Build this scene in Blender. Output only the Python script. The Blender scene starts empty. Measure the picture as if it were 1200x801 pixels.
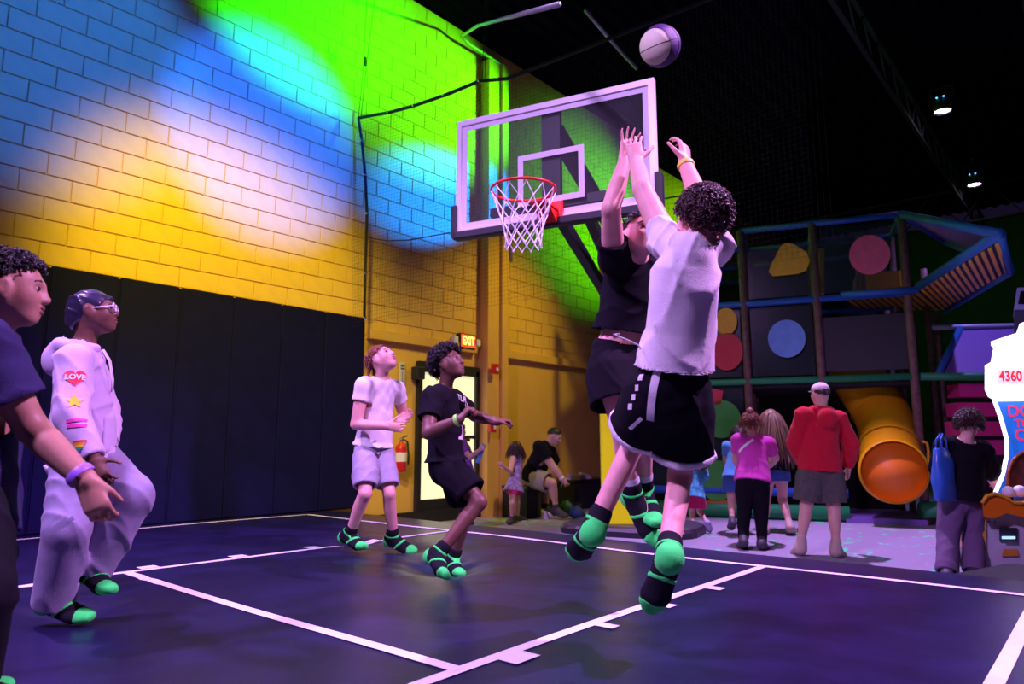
import bpy, bmesh, math, random
import numpy as np
from mathutils import Vector, Matrix
from mathutils.bvhtree import BVHTree
random.seed(7); rng = np.random.default_rng(7)
PI = math.pi
S = bpy.context.scene
COL = S.collection

# ------------------------------------------------------------------ camera
F = 820.0; HC = 0.85; YAW = math.radians(40.6); PIT = math.atan(120/F)
cam = bpy.data.cameras.new('camera'); cam_o = bpy.data.objects.new('camera', cam); COL.objects.link(cam_o)
cam.sensor_width = 36; cam.lens = F/1200*36; cam.clip_start = .05; cam.clip_end = 200
cam_o.location = (0, 0, HC); cam_o.rotation_euler = (PI/2+PIT, 0, YAW)
cam.dof.use_dof = True; cam.dof.focus_distance = 4.0; cam.dof.aperture_fstop = 2.8
S.camera = cam_o
FW = np.array([-math.sin(YAW), math.cos(YAW), 0]); RT = np.array([math.cos(YAW), math.sin(YAW), 0]); UP = np.array([0, 0, 1.])
CAM = np.array([0, 0, HC])
def ray(px, py):
    u = (px-600)/F; v = -(py-400.5)/F
    f = math.cos(PIT)*FW+math.sin(PIT)*UP; U = -math.sin(PIT)*FW+math.cos(PIT)*UP
    return f+u*RT+v*U
def G(px, py, z=0): d = ray(px, py); return CAM+d*((z-HC)/d[2])           # on the level z
def P(px, py, D): d = ray(px, py); return CAM+d*(D/d.dot(FW))              # at distance D
def WX(px, py, x): d = ray(px, py); return CAM+d*(x/d[0])                  # on the wall plane X = x
def proj(p):
    p = np.asarray(p)-CAM; f = math.cos(PIT)*FW+math.sin(PIT)*UP; U = -math.sin(PIT)*FW+math.cos(PIT)*UP
    z = p.dot(f); return 600+F*p.dot(RT)/z, 400.5-F*p.dot(U)/z, z

# ------------------------------------------------------------------ world, exposure, lamps
W = bpy.data.worlds.new('world'); S.world = W; W.use_nodes = True
W.node_tree.nodes['Background'].inputs[0].default_value = (.32, .2, .75, 1)
W.node_tree.nodes['Background'].inputs[1].default_value = .02
S.view_settings.view_transform = 'Standard'; S.view_settings.look = 'None'
S.view_settings.exposure = 0; S.view_settings.gamma = 1; S.view_settings.use_curve_mapping = False
def lamp(name, kind, loc, target, power, color, size=.2, angle=60, blend=.5, size_y=None, spread=None):
    l = bpy.data.lights.new(name, kind); o = bpy.data.objects.new(name, l); COL.objects.link(o)
    o.location = loc; l.energy = power; l.color = color
    d = Vector(target)-Vector(loc); o.rotation_euler = d.to_track_quat('-Z', 'Y').to_euler()
    if kind == 'AREA':
        l.size = size
        if size_y: l.shape = 'RECTANGLE'; l.size_y = size_y
        if spread: l.spread = math.radians(spread)
    else:
        l.shadow_soft_size = size
        if kind == 'SPOT': l.spot_size = math.radians(angle); l.spot_blend = blend
    return o
XW = -7.95            # face of the block wall
ZC = -0.30            # carpet level, the court mat is at 0
HCEIL = 7.6
# court wash: violet stage lamps under the ceiling
lamp('court_lamp', 'SPOT', (1.6, 5.2, 6.6), (-2.4, 2.6, .6), 4600, (.80, .36, 1), .10, 62, .6)
lamp('court_lamp', 'SPOT', (-2.2, -2.4, 6.4), (-2.8, 2.8, .8), 2900, (.66, .36, 1), .35, 80, .7)
lamp('court_lamp', 'SPOT', (-6.4, .6, 6.6), (-4.4, 2.6, .4), 2600, (.62, .30, 1), .12, 62, .7)
# carpet and playground wash
lamp('playground_lamp', 'SPOT', (-3.4, 9.0, 6.6), (-2.4, 8.6, -.3), 3400, (.66, .38, 1), .1, 60, .6)
lamp('playground_lamp', 'SPOT', (-.4, 12.6, 6.6), (-1.6, 13.4, 0), 700, (.40, .28, 1), .1, 80, .8)
# wall wash: warm lamps low, blue and green colour lamps high
lamp('wall_lamp_warm', 'SPOT', (-3.4, 1.6, 6.3), (-7.95, 4.2, 2.4), 2500, (1, .86, 0), .3, 46, .8)
lamp('wall_lamp_warm', 'SPOT', (-4.2, 9.6, 6.2), (-7.95, 8.8, 1.5), 700, (1, .78, 0), .2, 58, .9)
lamp('wall_lamp_blue', 'SPOT', (-2.9, 4.6, 6.3), (-7.95, 4.5, 4.9), 8500, (.002, .05, 1), .05, 34, .6)
lamp('wall_lamp_blue', 'SPOT', (-2.9, 3.0, 6.3), (-7.95, 2.1, 5.0), 3400, (.002, .08, 1), .05, 38, .7)
lamp('wall_lamp_blue', 'SPOT', (-4.6, 12.2, 6.3), (-7.95, 7.5, 4.85), 20000, (0, .11, 1), .05, 17, .6)
lamp('wall_lamp_green', 'SPOT', (-2.9, 4.9, 6.3), (-7.95, 5.0, 7.1), 4600, (.01, 1, 0), .08, 44, .8)
lamp('wall_lamp_green', 'SPOT', (-4.6, 10.2, 6.3), (-7.95, 7.4, 6.5), 3000, (.09, 1, 0), .08, 46, .8)
lamp('wall_lamp_green', 'SPOT', (-4.2, 14.4, 5.4), (-7.95, 12.2, 5.6), 1700, (.10, 1, 0), .1, 58, .9)
lamp('wall_lamp_green', 'SPOT', (-4.4, 18.4, 5.2), (-7.95, 16.4, 5.6), 1500, (.26, 1, 0), .1, 60, .9)

# ------------------------------------------------------------------ materials
MATS = {}
def mat(name, color, rough=.6, metal=0, noise=0, nscale=8, bump=0, bscale=60, emit=None, estr=0, spec=.5, sss=0, sheen=0, alpha=1, trans=0, stretch=None):
    if name in MATS: return MATS[name]
    m = bpy.data.materials.new(name); m.use_nodes = True; MATS[name] = m
    nt = m.node_tree; b = nt.nodes['Principled BSDF']
    b.inputs['Base Color'].default_value = (*color, 1); b.inputs['Roughness'].default_value = rough
    b.inputs['Metallic'].default_value = metal; b.inputs['Specular IOR Level'].default_value = spec
    if sss: b.inputs['Subsurface Weight'].default_value = sss; b.inputs['Subsurface Radius'].default_value = (.012, .005, .003); b.inputs['Subsurface Scale'].default_value = 1
    if sheen: b.inputs['Sheen Weight'].default_value = sheen
    if trans: b.inputs['Transmission Weight'].default_value = trans
    if alpha < 1: b.inputs['Alpha'].default_value = alpha
    if emit: b.inputs['Emission Color'].default_value = (*emit, 1); b.inputs['Emission Strength'].default_value = estr
    tc = nt.nodes.new('ShaderNodeTexCoord'); src = tc.outputs['Object']
    if stretch:
        mp = nt.nodes.new('ShaderNodeMapping'); mp.inputs['Scale'].default_value = stretch
        nt.links.new(src, mp.inputs[0]); src = mp.outputs[0]
    if noise:
        n = nt.nodes.new('ShaderNodeTexNoise'); n.inputs['Scale'].default_value = nscale; n.inputs['Detail'].default_value = 5
        nt.links.new(src, n.inputs['Vector'])
        r = nt.nodes.new('ShaderNodeValToRGB')
        r.color_ramp.elements[0].position = .3; r.color_ramp.elements[1].position = .7
        r.color_ramp.elements[0].color = (*[c*(1-noise) for c in color], 1)
        r.color_ramp.elements[1].color = (*[min(1, c*(1+noise)) for c in color], 1)
        nt.links.new(n.outputs['Fac'], r.inputs[0]); nt.links.new(r.outputs[0], b.inputs['Base Color'])
    if bump:
        n2 = nt.nodes.new('ShaderNodeTexNoise'); n2.inputs['Scale'].default_value = bscale; n2.inputs['Detail'].default_value = 4
        nt.links.new(src, n2.inputs['Vector'])
        bp = nt.nodes.new('ShaderNodeBump'); bp.inputs['Strength'].default_value = bump; bp.inputs['Distance'].default_value = .01
        nt.links.new(n2.outputs['Fac'], bp.inputs['Height']); nt.links.new(bp.outputs[0], b.inputs['Normal'])
    return m
def fabric(name, color, noise=.06): return mat(name, color, .9, noise=noise, nscale=25, bump=.25, bscale=220, sheen=.1 if max(color) > .2 else 0, spec=.12)
def skin(name, color): return mat(name, color, .48, noise=.07, nscale=14, bump=.06, bscale=160, sss=.12, spec=.4)

M_YEL = mat('yellow_block_paint', (.78, .47, .12), .6, noise=.05, nscale=6, bump=.25, bscale=45, spec=.25)
M_YEL2 = mat('yellow_wall_paint', (.74, .43, .10), .6, noise=.05, nscale=3, bump=.1, bscale=30, spec=.25)
M_MAT = mat('black_court_vinyl', (.009, .0075, .044), .36, noise=.35, nscale=3, bump=.22, bscale=9, spec=.5)
M_PAD = mat('navy_pad_vinyl', (.0065, .006, .055), .7, noise=.12, nscale=5, bump=.08, bscale=60, spec=.08)
M_LINE = mat('white_line_tape', (.85, .82, .9), .5, noise=.04, nscale=12)
M_BLACK = mat('black_paint', (.012, .012, .016), .5)
M_BLACKG = mat('black_gloss', (.012, .012, .016), .25)
M_WHITE = mat('white_paint', (.82, .82, .84), .35)
M_CEIL = mat('black_ceiling_deck', (.004, .0012, .010), .95, noise=.2, nscale=2, spec=.02)
M_STEEL = mat('dark_steel', (.03, .03, .045), .5, metal=.3)
M_ROPE = mat('black_rope', (.01, .01, .012), .8)
M_CHROME = mat('chrome', (.7, .7, .72), .2, metal=1)
M_RED = mat('red_enamel', (.62, .015, .02), .35)

# ------------------------------------------------------------------ mesh helpers
def tag(o, label=None, cat=None, group=None, kind=None):
    if label: o['label'] = label
    if cat: o['category'] = cat
    if group: o['group'] = group
    if kind: o['kind'] = kind
    return o
def link(name, me, m=None, parent=None):
    o = bpy.data.objects.new(name, me); COL.objects.link(o)
    if m is not None and me is not None and len(me.materials) == 0: me.materials.append(m)
    if parent is not None: o.parent = parent
    return o
def empty(name, loc=(0, 0, 0), rz=0):
    o = bpy.data.objects.new(name, None); COL.objects.link(o); o.location = loc; o.rotation_euler = (0, 0, rz); o.empty_display_size = .1
    return o
class MB:
    """collects shapes and builds ONE mesh object"""
    def __init__(s): s.v = []; s.f = []; s.sm = []
    def add(s, vs, fs, smooth=False):
        n = len(s.v); s.v += [tuple(map(float, p)) for p in vs]
        s.f += [tuple(int(i)+n for i in f) for f in fs]; s.sm += [smooth]*len(fs); return s
    def box(s, c, size, R=None, bev=0):
        bm = bmesh.new(); bmesh.ops.create_cube(bm, size=1)
        bmesh.ops.scale(bm, vec=size, verts=bm.verts)
        if bev: bmesh.ops.bevel(bm, geom=bm.edges[:], offset=bev, segments=2, profile=.5, affect='EDGES')
        if R is not None: bmesh.ops.rotate(bm, matrix=R, verts=bm.verts)
        bm.verts.index_update()
        s.add([Vector(v.co)+Vector(c) for v in bm.verts], [[v.index for v in f.verts] for f in bm.faces]); bm.free(); return s
    def tube(s, pts, r, n=8, caps=True, smooth=True):
        pts = [np.asarray(p, float) for p in pts]; k = len(pts)
        rs = r if hasattr(r, '__len__') else [r]*k
        tans = [pts[min(i+1, k-1)]-pts[max(i-1, 0)] for i in range(k)]
        tans = [t/(np.linalg.norm(t)+1e-9) for t in tans]
        a = np.array([0, 0, 1.]) if abs(tans[0][2]) < .9 else np.array([1., 0, 0])
        u = np.cross(tans[0], a); u /= np.linalg.norm(u)
        vs = []; fs = []
        for i in range(k):
            u = u-tans[i]*u.dot(tans[i]); u /= np.linalg.norm(u)+1e-9; w = np.cross(tans[i], u)
            for j in range(n):
                an = 2*PI*j/n; vs.append(pts[i]+rs[i]*(math.cos(an)*u+math.sin(an)*w))
        for i in range(k-1):
            for j in range(n):
                fs.append((i*n+j, i*n+(j+1) % n, (i+1)*n+(j+1) % n, (i+1)*n+j))
        if caps: fs.append(tuple(range(n))[::-1]); fs.append(tuple((k-1)*n+j for j in range(n)))
        return s.add(vs, fs, smooth)
    def bar(s, a, b, w, h, up=(0, 0, 1)):
        a = np.asarray(a, float); b = np.asarray(b, float); t = b-a; L = np.linalg.norm(t); t /= L
        u = np.cross(t, up)
        if np.linalg.norm(u) < 1e-3: u = np.cross(t, (1, 0, 0))
        u /= np.linalg.norm(u); v = np.cross(u, t)
        vs = [p+u*su*w/2+v*sv*h/2 for p in (a, b) for su, sv in ((-1, -1), (1, -1), (1, 1), (-1, 1))]
        return s.add(vs, [(3, 2, 1, 0), (4, 5, 6, 7), (0, 1, 5, 4), (1, 2, 6, 5), (2, 3, 7, 6), (3, 0, 4, 7)])
    def prism(s, poly, d):
        """poly: 3-D outline, d: extrusion vector"""
        n = len(poly); poly = [np.asarray(p, float) for p in poly]; d = np.asarray(d, float)
        vs = poly+[p+d for p in poly]
        return s.add(vs, [tuple(range(n))[::-1], tuple(range(n, 2*n))]+[(i, (i+1) % n, n+(i+1) % n, n+i) for i in range(n)])
    def lathe(s, prof, c=(0, 0, 0), n=20, axis=None):
        R = Matrix.Identity(3) if axis is None else Vector((0, 0, 1)).rotation_difference(Vector(axis)).to_matrix()
        vs = []; fs = []
        for r, z in prof:
            for j in range(n):
                an = 2*PI*j/n; vs.append(R @ Vector((r*math.cos(an), r*math.sin(an), z))+Vector(c))
        for i in range(len(prof)-1):
            for j in range(n): fs.append((i*n+j, i*n+(j+1) % n, (i+1)*n+(j+1) % n, (i+1)*n+j))
        return s.add(vs, fs, True)
    def build(s, name, m, parent=None):
        me = bpy.data.meshes.new(name); me.from_pydata(s.v, [], s.f)
        bm = bmesh.new(); bm.from_mesh(me); bmesh.ops.recalc_face_normals(bm, faces=bm.faces); bm.to_mesh(me); bm.free()
        me.polygons.foreach_set('use_smooth', s.sm)
        return link(name, me, m, parent)
def struct(name, mb, m): return tag(mb.build(name, m), kind='structure')
def text_mesh(body, size, align='CENTER', extrude=0, bold=0):
    cu = bpy.data.curves.new('txt', 'FONT'); cu.body = body; cu.size = size; cu.align_x = align; cu.align_y = 'CENTER'
    cu.extrude = extrude; cu.offset = bold
    o = bpy.data.objects.new('txt', cu); COL.objects.link(o)
    dg = bpy.context.evaluated_depsgraph_get(); me = bpy.data.meshes.new_from_object(o.evaluated_get(dg))
    bpy.data.objects.remove(o); bpy.data.curves.remove(cu)
    vs = [tuple(v.co) for v in me.vertices]; fs = [tuple(p.vertices) for p in me.polygons]; bpy.data.meshes.remove(me)
    return vs, fs
def flat_text(name, body, size, c, xdir, ydir, m, parent=None, bold=0, off=.003, sx=1):
    vs, fs = text_mesh(body, size, bold=bold); x = Vector(xdir).normalized(); y = Vector(ydir).normalized(); n = x.cross(y)
    mb = MB(); mb.add([Vector(c)+x*v[0]*sx+y*v[1]+n*off for v in vs], fs); return mb.build(name, m, parent)

# ------------------------------------------------------------------ court mat
DIPS = []      # (x, y, depth, radius): where feet press the soft mat down
def dip(px, py, depth=.045, rad=.22): p = G(px, py, -.03); DIPS.append((p[0], p[1], depth, rad))
for a in ((76, 722), (100, 694), (405, 638), (466, 646), (505, 668), (530, 670)): dip(*a)
def hz(x, y):
    h = .006*np.sin(x*1.7+y*.6)*np.sin(y*1.3-.4*x)
    for dx, dy, d, r in DIPS:
        rr = np.hypot(x-dx, y-dy); an = np.arctan2(y-dy, x-dx)
        h = h-d*np.exp(-(rr/r)**2)+.004*np.exp(-((rr-r*1.2)/(r*.6))**2)*np.sin(an*11)
    return h
YE = 5.66; XR = 3.2; XL = -7.88
xs = np.concatenate([np.arange(XL, -.2, .05), np.linspace(-.2, XR, 18)]); ys = np.concatenate([np.linspace(-2.5, .6, 12), np.arange(.7, YE-.06, .05)])
XX, YY = np.meshgrid(xs, ys, indexing='ij'); ZZ = hz(XX, YY)
nx, ny = XX.shape
vv = np.stack([XX, YY, ZZ], -1).reshape(-1, 3); idx = np.arange(nx*ny).reshape(nx, ny)
ff = np.stack([idx[:-1, :-1], idx[1:, :-1], idx[1:, 1:], idx[:-1, 1:]], -1).reshape(-1, 4)
mb = MB(); mb.add(vv, ff, True)
edge = idx[:, -1]; ev = []; n0 = len(vv)      # rounded far edge down to the carpet
prof = [(.03, -.008), (.052, -.03), (.06, -.07), (.066, -.16), (.06, -.26), (.04, ZC)]
vs = list(vv[edge]);
for dy, dz in prof: vs += [(p[0], p[1]+dy, dz) for p in vv[edge]]
fs = [(r*nx+i, (r+1)*nx+i, (r+1)*nx+i+1, r*nx+i+1) for r in range(len(prof)) for i in range(nx-1)]
mb.add(vs, fs, True)
court = mb.build('court_mat', M_MAT)
tag(court, 'soft black vinyl court mat with white basketball lines', 'mat')
def ribbon(pts, w, name='court_line', z=.004):
    """a tape line lying on the mat"""
    pts = [np.asarray(p[:2], float) for p in pts]; fine = []
    for a, b in zip(pts[:-1], pts[1:]):
        k = max(1, int(np.linalg.norm(b-a)/.05)); fine += [a+(b-a)*i/k for i in range(k)]
    fine.append(pts[-1]); vs = []; fs = []
    for i, p in enumerate(fine):
        t = fine[min(i+1, len(fine)-1)]-fine[max(i-1, 0)]; t /= np.linalg.norm(t); nrm = np.array([-t[1], t[0]])
        for sgn in (-1, 1):
            q = p+nrm*sgn*w/2; vs.append((q[0], q[1], float(hz(q[0], q[1]))+z))
        if i: fs.append((2*i-2, 2*i-1, 2*i+1, 2*i))
    m = MB(); m.add(vs, fs); return m.build(name, M_LINE, court)
LW = .062
ribbon([(-7.62, -2), (-7.62, 5.03)], LW); ribbon([(-7.62, 5.03), (-.42, 5.03)], LW, z=.005)
ribbon([(-5.1, 1.0), (-5.1, 5.03)], LW); ribbon([(-1.98, .2), (-1.98, 5.03)], LW); ribbon([(-5.1, 2.0), (-1.98, 2.0)], LW, z=.005)
ribbon([(-.42, -1), (-.42, 5.03)], LW)
for y, l in ((4.07, .09), (3.46, .09), (2.9, .07), (2.26, .15)): ribbon([(-1.90, y-l/2), (-1.90, y+l/2)], .10, 'lane_mark', .006)
for y in (2.17, 2.83, 3.49, 4.1): ribbon([(-5.18, y-.06), (-5.18, y+.06)], .10, 'lane_mark', .006)

# ------------------------------------------------------------------ carpet, far walls, ceiling
M_CARPET = bpy.data.materials.new('speckled_carpet'); M_CARPET.use_nodes = True; nt = M_CARPET.node_tree; b = nt.nodes['Principled BSDF']
b.inputs['Roughness'].default_value = .95
tc = nt.nodes.new('ShaderNodeTexCoord')
mp = nt.nodes.new('ShaderNodeMapping'); mp.inputs['Scale'].default_value = (3.2, 1.6, 1); mp.inputs['Rotation'].default_value = (0, 0, .6); nt.links.new(tc.outputs['Object'], mp.inputs[0])
n1 = nt.nodes.new('ShaderNodeTexNoise'); n1.inputs['Scale'].default_value = 1.6; n1.inputs['Detail'].default_value = 3; n1.inputs['Distortion'].default_value = 1.2; nt.links.new(mp.outputs[0], n1.inputs[0])
r1 = nt.nodes.new('ShaderNodeValToRGB'); r1.color_ramp.elements[0].position = .62; r1.color_ramp.elements[1].position = .66
r1.color_ramp.elements[0].color = (.30, .26, .36, 1); r1.color_ramp.elements[1].color = (.10, .75, .35, 1); nt.links.new(n1.outputs[0], r1.inputs[0])
v1 = nt.nodes.new('ShaderNodeTexVoronoi'); v1.inputs['Scale'].default_value = 6; nt.links.new(tc.outputs['Object'], v1.inputs[0])
r2 = nt.nodes.new('ShaderNodeValToRGB'); r2.color_ramp.elements[0].position = .09; r2.color_ramp.elements[1].position = .12
r2.color_ramp.elements[0].color = (1, 1, 1, 1); r2.color_ramp.elements[1].color = (0, 0, 0, 1); nt.links.new(v1.outputs['Distance'], r2.inputs[0])
mx = nt.nodes.new('ShaderNodeMix'); mx.data_type = 'RGBA'; mx.inputs[7].default_value = (.75, .16, .25, 1)
nt.links.new(r2.outputs[0], mx.inputs[0]); nt.links.new(r1.outputs[0], mx.inputs[6]); nt.links.new(mx.outputs[2], b.inputs['Base Color'])
mb = MB(); mb.box((2, 8, ZC-.05), (26, 36, .1)); struct('floor', mb, M_CARPET)
M_GRN = mat('dark_green_wall_paint', (.03, .13, .035), .7, noise=.1, nscale=2)
mb = MB(); mb.box((2, 25, 3.65), (26, .2, 7.9)); struct('wall_back', mb, M_GRN)
mb = MB(); mb.box((14, 8, 3.65), (.2, 34, 7.9)); struct('wall_right', mb, mat('dark_wall', (.05, .04, .07), .8))
mb = MB(); mb.box((2, -8.5, 3.65), (26, .2, 7.9)); struct('wall_rear', mb, MATS['dark_wall'])
# corrugated deck and open web joists
mb = MB(); prof = []; x = -10.0
while x < 14: prof += [(x, 0), (x+.10, 0), (x+.15, .05), (x+.25, .05)]; x += .30
vs = []; fs = []
for i, (xx, zz) in enumerate(prof): vs += [(xx, -8.5, HCEIL+.35+zz), (xx, 25, HCEIL+.35+zz)]
for i in range(len(prof)-1): fs.append((2*i, 2*i+1, 2*i+3, 2*i+2))
mb.add(vs, fs); ceil = struct('ceiling', mb, M_CEIL)
M_JOIST = mat('grey_black_joist_paint', (.014, .011, .02), .7)
def joist(p, q, h, name, pitch=.9, w=.07):
    mb = MB(); p = np.array(p, float); q = np.array(q, float); L = np.linalg.norm(q-p); dz = np.array([0, 0, h])
    mb.bar(p, q, w, .05).bar(p+dz, q+dz, w, .05); k = int(L/pitch)
    for i in range(k):
        a = p+(q-p)*i/k; m_ = p+(q-p)*(i+.5)/k+dz; c = p+(q-p)*(i+1)/k
        mb.bar(a, m_, .03, .03).bar(m_, c, .03, .03)
    o = mb.build(name, M_JOIST); tag(o, kind='structure'); return o
k = 1
for x in (-2.4, -.4, 1.6, 3.6): joist((x, -4, 6.85), (x, 24.6, 6.85), .62, 'trim_%d' % k); k += 1
for y in (21.0,): joist((XW+.1, y, 6.55), (12, y, 6.55), .9, 'trim_%d' % k, 1.3, .14); k += 1

# ------------------------------------------------------------------ block wall on the left
mb = MB(); mb.box((XW-.16, 8, 3.65), (.3, 34, 7.9)); wall = struct('wall_left', mb, M_YEL2)
CH, CL, JT = .231, .46, .010
bm = bmesh.new(); bmesh.ops.create_cube(bm, size=1); bmesh.ops.scale(bm, vec=(.05, CL-JT, CH-JT), verts=bm.verts)
bmesh.ops.bevel(bm, geom=[e for e in bm.edges if all(v.co.x > 0 for v in e.verts)], offset=.005, segments=1, affect='EDGES')
bmesh.ops.delete(bm, geom=[f for f in bm.faces if f.normal.x < -.9], context='FACES')
BLK = bpy.data.meshes.new('block'); bm.to_mesh(BLK); bm.free(); BLK.materials.append(M_YEL)
cells = []
z0 = 2.50; row = 0
while z0+row*CH < HCEIL+.3:
    z = z0+row*CH; y = -3+(CL/2 if row % 2 else 0)
    while y < 14.5:
        px, py, d = proj((XW, y, z))
        vis = d > .5 and -30 < px < 1230 and -30 < py < 830 and not (px > 545 and 95 < py < 290 and px < 770 and False)
        cells.append((0 if vis else 1, d, y, z)); y += CL
    row += 1
cells.sort()
rest = MB(); bv = [tuple(v.co) for v in BLK.vertices]; bf = [tuple(p.vertices) for p in BLK.polygons]
for i, (vis, d, y, z) in enumerate(cells):
    dx = random.uniform(-.0015, .0015)
    if i < 300 and vis == 0:
        o = link('block', BLK, None, wall); o.location = (XW-.017+dx, y, z)
    else: rest.add([(v[0]+XW-.017+dx, v[1]+y, v[2]+z) for v in bv], bf)
o = rest.build('block_field', M_YEL, wall); tag(o, kind='stuff')
# ledge, pilaster
yl = 6.1
mb = MB(); mb.box((XW+.04, (yl+8.3)/2, 2.40), (.1, 8.3-yl, .14), bev=.01); struct('trim_%d' % k, mb, M_YEL2); k += 1
mb = MB(); mb.box((XW+.04, (9.0+24)/2, 2.40), (.1, 15, .14), bev=.01); struct('trim_%d' % k, mb, M_YEL2); k += 1
mb = MB(); mb.box((XW+.10, 8.66, 3.6), (.24, .5, 7.9), bev=.012); mb.box((XW+.24, 8.78, 3.6), (.08, .16, 7.9), bev=.01); struct('trim_%d' % k, mb, M_YEL2); k += 1
mb = MB(); mb.box((XW+.06, (6.04+24)/2, ZC+.09), (.06, 18, .18)); struct('baseboard_left', mb, M_BLACK)

# wall pads
PADW = .645
def pad_mesh():
    bm = bmesh.new(); bmesh.ops.create_cube(bm, size=1); bmesh.ops.scale(bm, vec=(.06, PADW-.004, 2.61), verts=bm.verts)
    bmesh.ops.bevel(bm, geom=bm.edges[:], offset=.016, segments=3, affect='EDGES')
    me = bpy.data.meshes.new('cover'); bm.to_mesh(me); bm.free(); me.materials.append(M_PAD)
    for p in me.polygons: p.use_smooth = False
    return me
PADM = pad_mesh()
for i in range(10):
    o = link('wall_pad', PADM); o.location = (XW+.035, 6.03-PADW*(i+.5), 2.61/2)
    tag(o, 'tall black vinyl wall pad fixed along the yellow block wall', 'wall pad', 'black wall pads in a row')

# ------------------------------------------------------------------ barrier net and its ropes, behind the baseline
NA = np.array([-7.84, 5.72]); ND = np.array([math.cos(.06), math.sin(.06)])
def on_net(px, py):
    d = ray(px, py); n = np.array([-ND[1], ND[0]]); t = NA.dot(n)/(d[:2].dot(n)); return CAM+d*t
pts = [on_net(420, 138), on_net(455, 132), on_net(485, 124), on_net(520, 112), on_net(562, 95), on_net(595, 92)]
net = empty('barrier_net', (NA[0], NA[1], 0)); tag(net, 'sagging black sports net hung from ropes behind the baseline', 'net')
off = np.array([NA[0], NA[1], 0])
def nb(mb_, name, m): o = mb_.build(name, m, net); o.location = -Vector(off); return o
end = pts[-1]+np.array([ND[0], ND[1], .0])*3.5
top = pts+[end]
mb = MB(); mb.tube(top, .022, 8); nb(mb, 'top_rope', M_ROPE)
side = [on_net(420, 138), on_net(424, 165), on_net(428, 205), on_net(430, 250), on_net(428, 320), on_net(427, 372)]
mb = MB(); mb.tube(side, .020, 8); nb(mb, 'side_rope', M_ROPE)
for p in list(side[1:])+list(pts[1:5]):
    mb = MB(); mb.lathe([(.0, -.02), (.026, -.012), (.028, 0), (.026, .012), (0, .02)], p, 10); nb(mb, 'clip', M_CHROME)
def top_z(s):
    ss = [((p[:2]-NA).dot(ND)) for p in top]; return np.interp(s, ss, [p[2] for p in top])
mb = MB(); smax = (end[:2]-NA).dot(ND); zb = 2.45
def side_s(z): return np.interp(z, [p[2] for p in side][::-1], [((p[:2]-NA).dot(ND)) for p in side][::-1])
s = .05
while s < smax:
    zt = top_z(s); zz = np.linspace(zt, zb, 7); mb.tube([(*(NA+ND*s+np.array([-ND[1], ND[0]])*.06*math.sin(s*2.2+z)), z) for z in zz], .0011, 3, False); s += .05
z = zb
while z < 8.2:
    ss = [q for q in np.arange(.05, smax, .25) if top_z(q) > z]
    if len(ss) > 1: mb.tube([(*(NA+ND*q+np.array([-ND[1], ND[0]])*.06*math.sin(q*2.2+z)), z) for q in ss], .0011, 3, False)
    z += .05
o = nb(mb, 'mesh', M_ROPE); tag(o, kind='stuff')
mb = MB(); mb.tube([on_net(429, 278), on_net(455, 282), on_net(480, 281), on_net(530, 272), on_net(700, 245), on_net(800, 229)], .007, 6); nb(mb, 'sag_cable', M_ROPE)
mb = MB()
for dx in (0, 3): mb.tube([on_net(420+dx, 138), on_net(425+dx, 90), on_net(430+dx*3, 0)+np.array([0, 0, .0])], .006, 5)
nb(mb, 'hanger_cord', M_ROPE); mb = MB()
for q in ((565, 95), (568, 95)): mb.tube([on_net(*q), on_net(q[0]+4, 0)], .005, 5)
nb(mb, 'hanger_cord', M_ROPE); mb = MB()
mb.lathe([(0, -.08), (.02, -.06), (.02, .06), (0, .08)], on_net(428, 72), 8)
nb(mb, 'cord_cleat', M_ROPE)
# conduit at the top of the wall
mb = MB(); mb.tube([WX(541, 42, XW+.3), WX(550, 52, XW+.25), WX(572, 66, XW+.22), WX(588, 76, XW+.2), WX(592, 92, XW+.2), WX(591, 130, XW+.2), (XW+.2, 9.02, 4)], .028, 8)
mb.tube([WX(541, 42, XW+.3), WX(560, 30, -5), WX(655, 5, -2.6)], .02, 6)
tag(mb.build('conduit', mat('grey_conduit', (.35, .38, .42), .4, metal=.5)), 'thin grey conduit bending up from the yellow pilaster', 'conduit')
mb = MB(); mb.tube([P(686, 12, 7.2), P(720, 52, 7.8), P(746, 80, 8.3)], .022, 8)
tag(mb.build('ceiling_pipe', MATS['grey_conduit']), 'pale blue-lit pipe hung under the black ceiling', 'pipe')

# ------------------------------------------------------------------ things on the yellow wall
def wy(px, py, off=0): return WX(px, py, XW+off)
d = empty('exit_door', (XW, 7.7, ZC)); tag(d, 'glazed exit door in black frame in the yellow wall', 'door')
dl = lambda mb_, n, m, par=d: (lambda o: (setattr(o, 'location', (-XW, -7.7, -ZC)) if par is d else None, o)[1])(mb_.build(n, m, par))
M_PANE = mat('daylit_frosted_pane', (.9, .88, .6), .5, emit=(1, .93, .55), estr=.85)
y0, y1 = 7.12, 8.30
mb = MB(); mb.box((XW+.03, y0-.03, .85), (.08, .07, 2.35)).box((XW+.03, y1+.03, .85), (.08, .07, 2.35)).box((XW+.03, (y0+y1)/2, 2.02), (.08, y1-y0+.13, .16)); dl(mb, 'frame', M_BLACK)
mb = MB(); mb.box((XW+.02, (y0+y1)/2, .97), (.04, y1-y0, .05)).box((XW+.02, (y0+y1)/2, -.13), (.04, y1-y0, .34)); dl(mb, 'rail', M_BLACK)
mb = MB(); mb.box((XW+.015, (y0+y1)/2, 1.47), (.02, y1-y0, .95)); dl(mb, 'pane', M_PANE)
mb = MB(); mb.box((XW+.015, (y0+y1)/2, .49), (.02, y1-y0, .9)); dl(mb, 'pane', M_PANE)
mb = MB(); mb.box((XW+.06, (y0+y1)/2, .92), (.04, .9, .05), bev=.01); dl(mb, 'push_bar', M_STEEL)
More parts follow.
